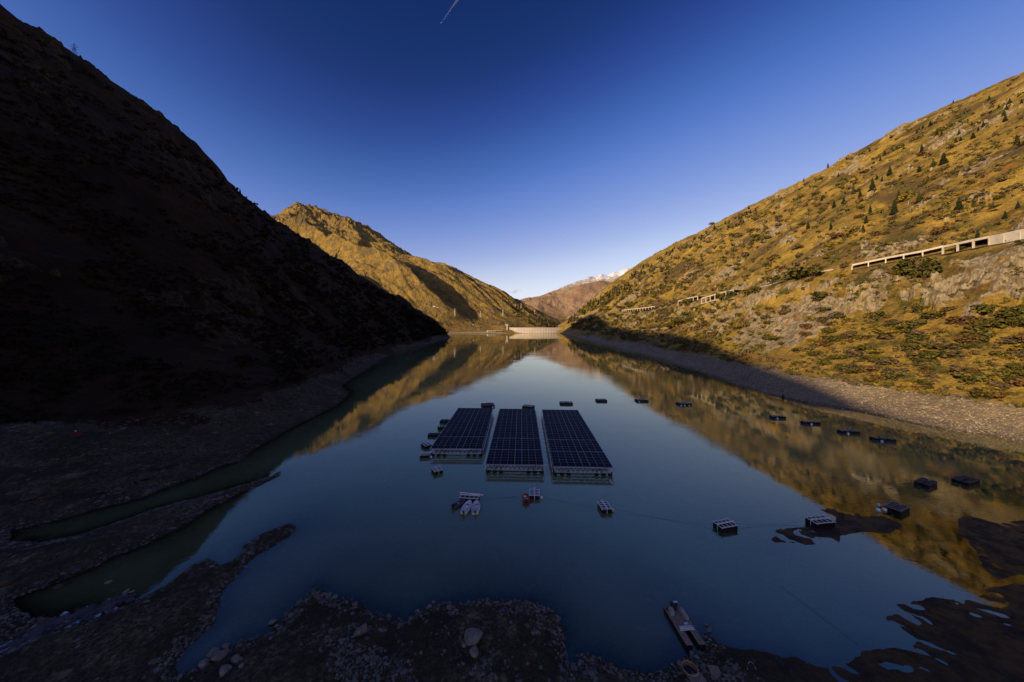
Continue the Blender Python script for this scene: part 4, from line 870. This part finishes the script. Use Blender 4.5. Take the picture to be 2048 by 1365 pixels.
# the scattered conifers high on the right slope, from the photograph
for zx, zy, h in [(1016,478,40),(958,500,30),(912,533,34),(660,708,46),(627,750,40),(950,684,60),(1120,775,88),(700,862,74),(640,910,45),(600,896,42),(565,984,98),(418,1008,66),(468,1034,56),(342,1083,62),(265,1118,62),(770,1058,78),(932,1073,78),(735,1168,112),(548,1163,68),(515,1238,66),(492,1308,60),(1240,1128,96),(62,1283,64),(1190,374,22),(1288,374,36),(1350,578,50),(1240,543,42),(1215,609,44),(1253,594,36),(1600,442,54),(1590,397,50),(1610,354,42),(1635,304,46),(1728,304,40),(1475,276,40),(1105,555,48),(1068,549,52),(1040,794,60),(930,838,50),(1690,608,64),(1430,484,44),(1390,514,34),(1340,474,38),(545,678,28),(218,803,38),(300,873,34),(95,824,30),(1195,297,22),(278,753,16),(1600,1200,60),(240,1290,60),(330,960,36),(170,1060,40),(1550,340,28),(1700,1120,60),(30,910,28)]:
    conifer(1600+zx/3.9, 130+zy/3.9, h/3.9*1.1, 'dark conifer standing alone on the open upper part of the right slope', 'conifers scattered over the upper right slope')
for i in range(46):                                                   # along the skyline of the right ridge
    t = random.random()**1.2; px = 1262+t*245; py = np.interp(px, [1255,1300,1400,1500,1600], [552,527,471,417,368])+random.uniform(-1, 12)*(1 if random.random() < .8 else 2.5)
    conifer(px, py, random.uniform(5, 10), 'small dark conifer in the file climbing the skyline of the right ridge', 'conifers along the skyline of the right ridge')
for i in range(76):                                                   # denser wood low on the far end of the right slope
    t = random.random(); px = 1133+t*150; py = np.interp(px, [1133,1160,1200,1255,1290], [648,630,606,583,575])+random.uniform(-14, 10)*(.5+t*.6)
    lr = random.random() < .35
    conifer(px, py, random.uniform(7, 14), 'yellow larch in the wood at the far end of the right slope' if lr else 'dark spruce in the wood at the far end of the right slope', 'larches of the far right wood' if lr else 'spruces of the far right wood', lr)
for i in range(100):                                                  # wood above the dam
    t = random.random(); px = 1022+t*98; top = np.interp(px, [1022,1050,1100,1120], [606,613,638,650]); py = top+random.random()**.8*np.interp(px, [1022,1060,1120], [24,34,8])
    lr = random.random() < .25
    conifer(px, py, random.uniform(4, 7.5), 'yellowish larch in the wood above the dam' if lr else 'dark spruce in the wood above the dam', 'larches above the dam' if lr else 'spruces above the dam', lr, 1300)
conifer(480, 388, 11, 'small lone tree on the crest of the dark left mountain', None, ymin=200); conifer(1566, 797, 9, 'thin black snag at the right waterline in the shade', None)
conifer(1848, 552, 34, 'tall spruce just below the long white gallery', None); conifer(1955, 480, 22, 'young spruce in front of the dark gallery openings', None)
# shrubs: the bigger ones are things, the rest of the scrub is one mass
KIND = {'g': ('green alder bush', 'green bushes'), 'y': ('yellow autumn bush', 'yellow bushes'), 'r': ('rust coloured autumn bush', 'rust coloured bushes'), 'h': ('grey brown twiggy bush', 'twiggy bushes')}
def shrub(px, py, wpx, k, where):
    p = hit(px, py, 60)
    if not p or count['s'] >= 296 or p[2] < 6: return
    w_ = wpx/F*p[1]*1.15; count['s'] += 1
    plant('bush', 'bush', random.choice(SH[k]), TRb, p, w_*random.uniform(.6, .85), w_, KIND[k][0]+' '+where, KIND[k][1]+' '+where)
def inzone(px, n, f): pass
for px, py, w_, k in [(1605,560,40,'g'),(1590,556,30,'g'),(1625,558,36,'g'),(1570,566,26,'g'),(1545,568,22,'g'),(1370,612,18,'y'),(1380,608,20,'g'),(1400,622,12,'y'),(1445,602,22,'g'),(1462,596,20,'g'),(1497,592,26,'g'),(1512,588,20,'g'),(1350,655,26,'y'),(1362,650,26,'g'),(1338,660,20,'g'),(1534,676,16,'y'),(1242,622,9,'y'),(1325,616,10,'g'),(1335,614,12,'g'),(1640,598,26,'g'),(1632,605,22,'g'),(1830,545,44,'g'),(1850,560,38,'g'),(1812,556,34,'g'),(1880,470,22,'r'),(1813,402,24,'y'),(1560,540,16,'r'),(1670,480,20,'r')]:
    shrub(px, py, w_, k, 'near the mountain road')
for i in range(118):
    px = random.uniform(1640, 2060); f = (px-1640)/400; py = random.uniform(640-30*f, 752+62*f); 
    shrub(px, py, random.uniform(12, 30)*(.8+.5*f), random.choice('gggggggyhhrh'), 'in the scrub above the right beach')
for i in range(70):
    px = random.uniform(1380, 2050); f = (px-1380)/670; py = random.uniform(430-190*f, 600-90*f)
    shrub(px, py, random.uniform(8, 18), random.choice('gghhhghhry'), 'on the upper right slope')
for i in range(85):
    px = random.uniform(1200, 1660); f = (px-1200)/460; py = random.uniform(615-40*f, 650+70*f)
    shrub(px, py, random.uniform(5, 12)*(1+f*.8), random.choice('ggggyhhrh'), 'on the middle of the right slope')
def scatter(name, label, n, tmpl, m, sampler, smin, smax, zs=1.0, power=2.2, sink=.1, cat=None, rot3=False):
    """merge n scaled, turned copies of small templates into one mesh"""
    P = sampler(n); n = len(P); V_, F_ = [], []; off = 0; pick = rng.integers(0, len(tmpl), n)
    for k, (tv, tf) in enumerate(tmpl):
        Pk = P[pick == k]; m_ = len(Pk)
        if not m_: continue
        s = smin+(smax-smin)*rng.random(m_)**power; 
        if Pk.shape[1] > 3: s = s*Pk[:,3]
        a = rng.random(m_)*6.283; ca, sa = np.cos(a), np.sin(a); q_ = rng.uniform(.7, 1.3, m_)
        x = tv[None,:,0]*q_[:,None]; y = tv[None,:,1]; z = tv[None,:,2]*zs*rng.uniform(.75, 1.25, m_)[:,None]
        X = (x*ca[:,None]-y*sa[:,None])*s[:,None]+Pk[:,0:1]; Y = (x*sa[:,None]+y*ca[:,None])*s[:,None]+Pk[:,1:2]; Z = z*s[:,None]+Pk[:,2:3]-sink*s[:,None]
        V_.append(np.stack([X,Y,Z], -1).reshape(-1, 3)); F_.append((tf[None]+(np.arange(m_)*len(tv))[:,None,None]+off).reshape(-1, tf.shape[1])); off += m_*len(tv)
    return tag(link(bpy.data.objects.new(name, npmesh(name, np.concatenate(V_), [np.concatenate(F_)], m))), label, cat, kind='stuff')
def tmpl_b(seed, n, ls): vs, fs = crown_broad(seed, None, n=n, ls=ls, lobes=5, flat=.6); return np.array(vs), np.array(fs)
TB = [tmpl_b(s, 26, .19) for s in (21,22,23)]
def image_sampler(x0, x1, ylo, yhi, dens=None, zmin=8.5, ymin=60, ymax=2600, xr=(0, 1e9)):
    """points spread evenly over the slope as it is seen, with clumping by noise"""
    def f(n):
        px = rng.uniform(x0, x1, n*2); py = rng.uniform(0, 1, n*2); lo = np.interp(px, *ylo); hi = np.interp(px, *yhi); py = lo+(hi-lo)*py
        Yl = np.exp(np.linspace(math.log(ymin), math.log(ymax), 900)); out = []
        for i in range(0, len(px), 2000):
            a = px[i:i+2000]; t = (a-1024)/F; Z = zat((t[:,None]*Yl).ravel(), np.broadcast_to(Yl, (len(a), 900)).ravel()).reshape(len(a), 900)
            ray = HC+(YH-py[i:i+2000])[:,None]/F*Yl; ok = Z >= ray; k = ok.argmax(1); good = ok.any(1)
            Y = Yl[k]; out.append(np.c_[t*Y, Y, Z[np.arange(len(a)), k], Y/300.][good])
        P = np.concatenate(out); c = fbm(P[:,0], P[:,1], 60, 4, 201, .6) if dens is None else dens(P)
        rx = np.interp(P[:,1], [p[1] for p in road], [p[0] for p in road]); P = P[(c > -.05) & (P[:,2] > zmin) & ~((P[:,0] > rx-24) & (P[:,0] < rx+5))]; return P[:n]
    return f
ry_top = ([1130,1200,1300,1400,1600,1800,2048], [640,600,530,475,372,265,150]); ry_bot = ([1130,1300,1460,1600,1800,2048], [655,690,745,755,790,830])
for ch, nn, sd in (('g', 2300, 301), ('h', 2200, 305), ('y', 320, 309), ('r', 300, 313)):
    m_ = {'g': G_green, 'h': G_grey, 'y': G_yel, 'r': G_rust}[ch]; nm = {'g': 'green', 'h': 'grey brown', 'y': 'yellow', 'r': 'rust red'}[ch]
    thr = {'g': .16, 'h': .10, 'y': .2, 'r': .22}[ch]
    def dn(P, sd=sd, thr=thr, ch=ch):
        low = (P[:,2] < 75)*.25 if ch in 'gy' else (P[:,2] > 90)*.08; low = low-.16*(P[:,2] > 250)
        open_ = -.9*np.exp(-((P[:,2]-260)/900)**2)*(P[:,1] > 1400)*0
        return fbm(P[:,0], P[:,1], 70, 5, sd, .65)+low-thr-.55*rockzone(P[:,0], P[:,1], P[:,2])
    scatter('scrub', nm+' low scrub spread over the right slope', nn, TB, m_, image_sampler(1140, 2075, ry_top, ry_bot, dn), 1.5, 5.5, sink=.12, power=1.6, cat='scrub')
ly_top = ([0,150,400,545,700,905], [30,130,318,440,545,676]); ly_bot = ([0,400,540,640,700,905], [850,842,815,752,730,682])
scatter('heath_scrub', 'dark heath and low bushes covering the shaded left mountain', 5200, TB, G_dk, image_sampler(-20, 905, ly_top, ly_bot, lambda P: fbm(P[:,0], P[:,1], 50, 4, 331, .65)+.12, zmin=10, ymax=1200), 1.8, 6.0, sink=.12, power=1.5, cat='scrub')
# stones
def rock_t(seed, sub=1):
    import bmesh
    bm = bmesh.new(); bmesh.ops.create_icosphere(bm, subdivisions=sub, radius=.5); rd = random.Random(seed); dirs = [Vector((rd.gauss(0,1), rd.gauss(0,1), rd.gauss(0,1))).normalized() for _ in range(7)]
    for v in bm.verts:
        for d_ in dirs:
            k = v.co.dot(d_)-rd.uniform(.30, .33)
            if k > 0: v.co -= d_*k*.85
        v.co.z *= .72; v.co.x *= 1.15
    bm.verts.index_update(); vs = np.array([v.co[:] for v in bm.verts]); fs = np.array([[v.index for v in f.verts] for f in bm.faces]); bm.free(); return vs, fs
RT = [rock_t(s) for s in range(40, 46)]
M_st = mat('river_stone', (.20,.185,.145), .9, noise=.65, nscale=.9); M_st2 = mat('pale_stone', (.50,.39,.25), .9, noise=.5, nscale=.5); M_bl = mat('boulder', (.25,.235,.20), .9, noise=.5, nscale=2.2, bump=.8, bscale=4); M_std = mat('rubble_stone', (.10,.080,.052), .9, noise=.7, nscale=.6); M_wet = mat('wet_stone', (.09,.085,.08), .5, noise=.6, nscale=.7)
def plan_sampler(xr, yr, cond):
    def f(n):
        out = []; tot = 0
        while tot < n:
            Y = np.exp(rng.uniform(math.log(yr[0]), math.log(yr[1]), n*3)); X = rng.uniform(xr[0], xr[1], n*3)*Y
            sd, isl = sdist(X, Y); z = zat(X, Y); k = cond(X, Y, z, sd, isl); P = np.c_[X, Y, z, (Y/60.)**.6][k]; out.append(P); tot += len(P)
            if len(out) > 12: break
        return np.concatenate(out)[:n]
    return f
bars = lambda X, Y, z, sd, isl: (sd > -.3) & (isl < .1) & (z > -.2) & (z < 9) & ((fbm(X, Y, 11, 4, 401, .65) > .16) | ((sd < 1.5) & (rng.random(len(X)) < .6)) | (rng.random(len(X)) < .05)) & ~((X > 27) & (Y < 90)) & ((X > -24) | (sd < 2.6) | (rng.random(len(X)) < .12))
scatter('shore_stones', 'grey stones and cobbles strewn over the near gravel banks', 15000, RT, M_st, plan_sampler((-1.7, 1.0), (34, 110), bars), .10, .75, zs=.8, power=4.5, sink=.02, cat='stones')
scatter('shore_stones', 'rough rubble of the left shore below the dark slope', 5500, RT, M_std, plan_sampler((-1.75, -.3), (85, 420), lambda X, Y, z, sd, isl: (sd > 0) & (z < 9.5) & (X < -50)), .2, 1.1, zs=.8, power=3.5, sink=.05, cat='stones')
scatter('shore_stones', 'pale sunlit stones of the right beach', 7500, RT, M_st2, plan_sampler((.15, 1.8), (95, 900), lambda X, Y, z, sd, isl: (sd > -.5) & (z < 9.5) & (X > 100)), .12, .6, zs=.8, power=3.0, sink=.02, cat='stones')
scatter('mud_stones', 'few dark stones lying on the wet mud at the lower right', 500, RT, M_wet, plan_sampler((.6, 1.8), (36, 85), lambda X, Y, z, sd, isl: (sd > 0) & (X > 25) & (z < 6)), .08, .4, zs=.7, power=3.0, sink=.02, cat='stones')
BT = []
for s in range(60, 66):
    vs, fs = rock_t(s, 3); me = bpy.data.meshes.new('boulder'); me.from_pydata(vs.tolist(), [], fs.tolist()); me.materials.append(M_bl); BT.append(me)
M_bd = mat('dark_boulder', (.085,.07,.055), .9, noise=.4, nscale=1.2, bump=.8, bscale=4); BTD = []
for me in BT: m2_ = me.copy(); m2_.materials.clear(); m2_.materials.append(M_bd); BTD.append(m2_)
def boulder(px, py, wpx, label, group=None, k=None, flat=1.0, rz=None):
    Y = F*HC/(py-YH); X = (px-1024)/F*Y; z = max(0, float(zat(X, Y)[0])); Y = F*(HC-z)/(py-YH); X = (px-1024)/F*Y; w_ = wpx/F*Y
    o = bpy.data.objects.new('boulder', BT[k if k is not None else random.randrange(6)]); link(o); o.location = (X, Y, z+w_*.18*flat); o.scale = (w_, w_*random.uniform(.75, .95), w_*flat); o.rotation_euler = (random.uniform(-.2,.2), random.uniform(-.2,.2), rz if rz is not None else random.uniform(0, 6.28))
    return tag(o, label, 'boulder', group)
boulder(722, 1266, 28, 'smooth rounded brown boulder on the left lobe of the near gravel bank', k=0, flat=1.0, rz=.9); boulder(945, 1284, 38, 'largest angular boulder, blue grey on top, in the middle of the near gravel bank', k=1, flat=1.25, rz=.3)
boulder(949, 1306, 23, 'pointed boulder right in front of the largest angular one', k=2, flat=1.0, rz=2); boulder(928, 1291, 11, 'small brownish boulder leaning at the left of the largest one', k=3)
boulder(1362, 1331, 14, 'rounded pale boulder at the water edge beside the round tub', k=4); boulder(252, 1186, 15, 'flat pale stone alone in the dark shallow water, lower left', k=5, flat=.4); boulder(218, 1165, 11, 'small pale stone alone in the dark channel, upper one of two', k=1, flat=.6)
for px, py, w_ in [(440,1316,26),(473,1322,20),(410,1330,18),(425,1310,20),(450,1345,24),(484,1335,12),(452,1295,14),(545,1247,13),(553,1254,9)]: boulder(px, py, w_, 'rounded pale boulder heaped at the lower tip of the near bank', 'boulders at the lower tip of the near bank')
for px, py, w_ in [(657,1193,13),(670,1196,12),(712,1210,8),(858,1216,12),(834,1224,9),(868,1206,8),(760,1242,8),(663,1262,8),(1420,1262,10),(1412,1250,8),(1393,1316,11),(1383,1308,9),(1376,1325,8)]: boulder(px, py, w_, 'small pale boulder along the water edge of the near bank', 'small boulders along the near water edge')
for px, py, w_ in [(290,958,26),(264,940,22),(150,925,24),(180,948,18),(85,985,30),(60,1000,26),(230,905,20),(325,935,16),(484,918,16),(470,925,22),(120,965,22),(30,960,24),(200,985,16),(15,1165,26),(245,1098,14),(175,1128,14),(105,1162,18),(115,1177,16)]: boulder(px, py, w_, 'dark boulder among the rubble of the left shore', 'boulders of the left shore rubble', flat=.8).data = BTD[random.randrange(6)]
# foam and stones of the brook at the lower left
fm_ = mat('foam', (.55,.58,.62), .6, noise=.5, nscale=2)
def stream_s(n):
    a = np.array(wl(stream_px)); t = rng.random(n)*(len(a)-1.001); i = t.astype(int); f = (t-i)[:,None]; p = a[i]*(1-f)+a[i+1]*f+rng.normal(0, .8, (n, 2)); return np.c_[p, np.full(n, .03), np.ones(n)]
scatter('brook_foam', 'bluish white foam of the little brook running between stones', 260, [(np.array([(-.5,-.2,0),(.2,-.3,0),(.6,.1,.03),(.1,.35,.05),(-.6,.2,.02)]), np.array([[0,1,2],[0,2,3],[0,3,4]]))], fm_, stream_s, .3, 1.3, sink=0, cat='foam')
scatter('brook_stones', 'dark wet stones lying in the little brook', 700, RT, M_wet, stream_s, .2, 1.1, zs=.7, power=2.5, sink=-.1, cat='stones')
# things lying on the near bank beside the barge
def on(px, py):
    Y = F*HC/(py-YH); X = (px-1024)/F*Y; z = max(0, float(zat(X, Y)[0])); Y = F*(HC-z)/(py-YH); return ((px-1024)/F*Y, Y, z)
M_yw = mat('yellowed_wood', (.26,.15,.05), .8, noise=.4, nscale=4); M_liner = mat('dark_liner', (.03,.035,.05), .4)
p = on(1380, 1346); e = empty('tub', p, .2, label='round tub with pale rim and dark liner standing on the stones by the barge', cat='tub')
MB().lathe((0,0,.0), [(.78,0),(.86,.25),(.88,.5),(.80,.5),(.72,.12)], 10).build('side', M_yw, e)
rp = [(.86*math.cos(a), .86*math.sin(a), .53) for a in [2*math.pi*k/10 for k in range(11)]]; MB().tube(rp, .055, 6, False).build('rim', M_st2, e); MB().lathe((0,0,.10), [(.70,0),(.70,.03)], 10).build('liner', M_liner, e)
p = on(1432, 1350)
def pallet(p, rz, label):
    e = empty('pallet', p, rz, label=label, cat='pallet')
    mb = MB()
    for i in range(9): mb.box((-.78+i*.195, 0, .16), (.14, 1.15, .03))
    mb.build('top_boards', M_plank, e)
    for yy_ in (-.5, 0, .5): MB().box((0, yy_, .07), (1.7, .12, .12)).build('bearer', M_plank, e)
pallet(p, R(78), 'slatted wooden pallet lying on the gravel right of the round tub'); pallet(on(1395, 1362), R(10), 'wooden pallet under the front of the round tub')
p = on(1518, 1335); pr = [on(a, c) for a, c in [(1495,1340),(1496,1330),(1500,1324),(1506,1328),(1512,1340),(1516,1348),(1519,1354),(1523,1357),(1521,1360),(1516,1358),(1517,1354)]]
MB().tube([(a, c, z+.06) for a, c, z in pr], .035, 5).build('rope', mat('pale_rope', (.5,.47,.42), .9), label='pale rope lying looped on the dark mud right of the pallets', cat='rope')
for i, (a, c) in enumerate((((1404,1258),(1560,1372)), ((1716,1290),(1560,1172)))):
    q0, q1 = on(*a), on(*c); MB().tube([(q0[0]+(q1[0]-q0[0])*t, q0[1]+(q1[1]-q0[1])*t, (q0[2] if i else max(q0[2], .1))*(1-t)+.07) for t in (0,.25,.5,.75,1)], .014, 5).build('cable', M_motor, label=('dark cable running over the gravel from the barge to the lower right', 'dark cable slanting over the shallow water from the mud flat')[i], cat='cable')
# red covered gear and yellow crate on the left shore
p = hit(155, 872, 60); e = empty('covered_gear', p, .3, label='red tarpaulin heap at the foot of the dark left slope', cat='tarpaulin')
MB().add([(-1.1,-.6,0),(1.1,-.5,0),(1.2,.6,0),(-1.0,.7,0),(-.2,0,1.5),(.5,.1,1.1)], [(3,2,1,0),(0,1,5,4),(1,2,5),(2,3,4,5),(3,0,4)]).build('tarpaulin', mat('red_tarp', (.14,.008,.006), .7, noise=.3), e); MB().lathe((-.55,.2,1.2), [(.16,0),(.18,.3),(.1,.4)], 8).build('white_can', M_buoy, e)
p = hit(98, 874, 60); e = empty('crate', p, .1, label='small yellowish crate with a pale lid, left of the red tarpaulin', cat='crate'); MB().box((0,0,.5), (1.6,1.0,1.0), 0, .05).build('box', mat('yellow_crate', (.08,.07,.02), .7, noise=.3), e); MB().box((0,0,1.08), (1.7,1.1,.12)).build('lid', M_st, e)
print('conifers', count)
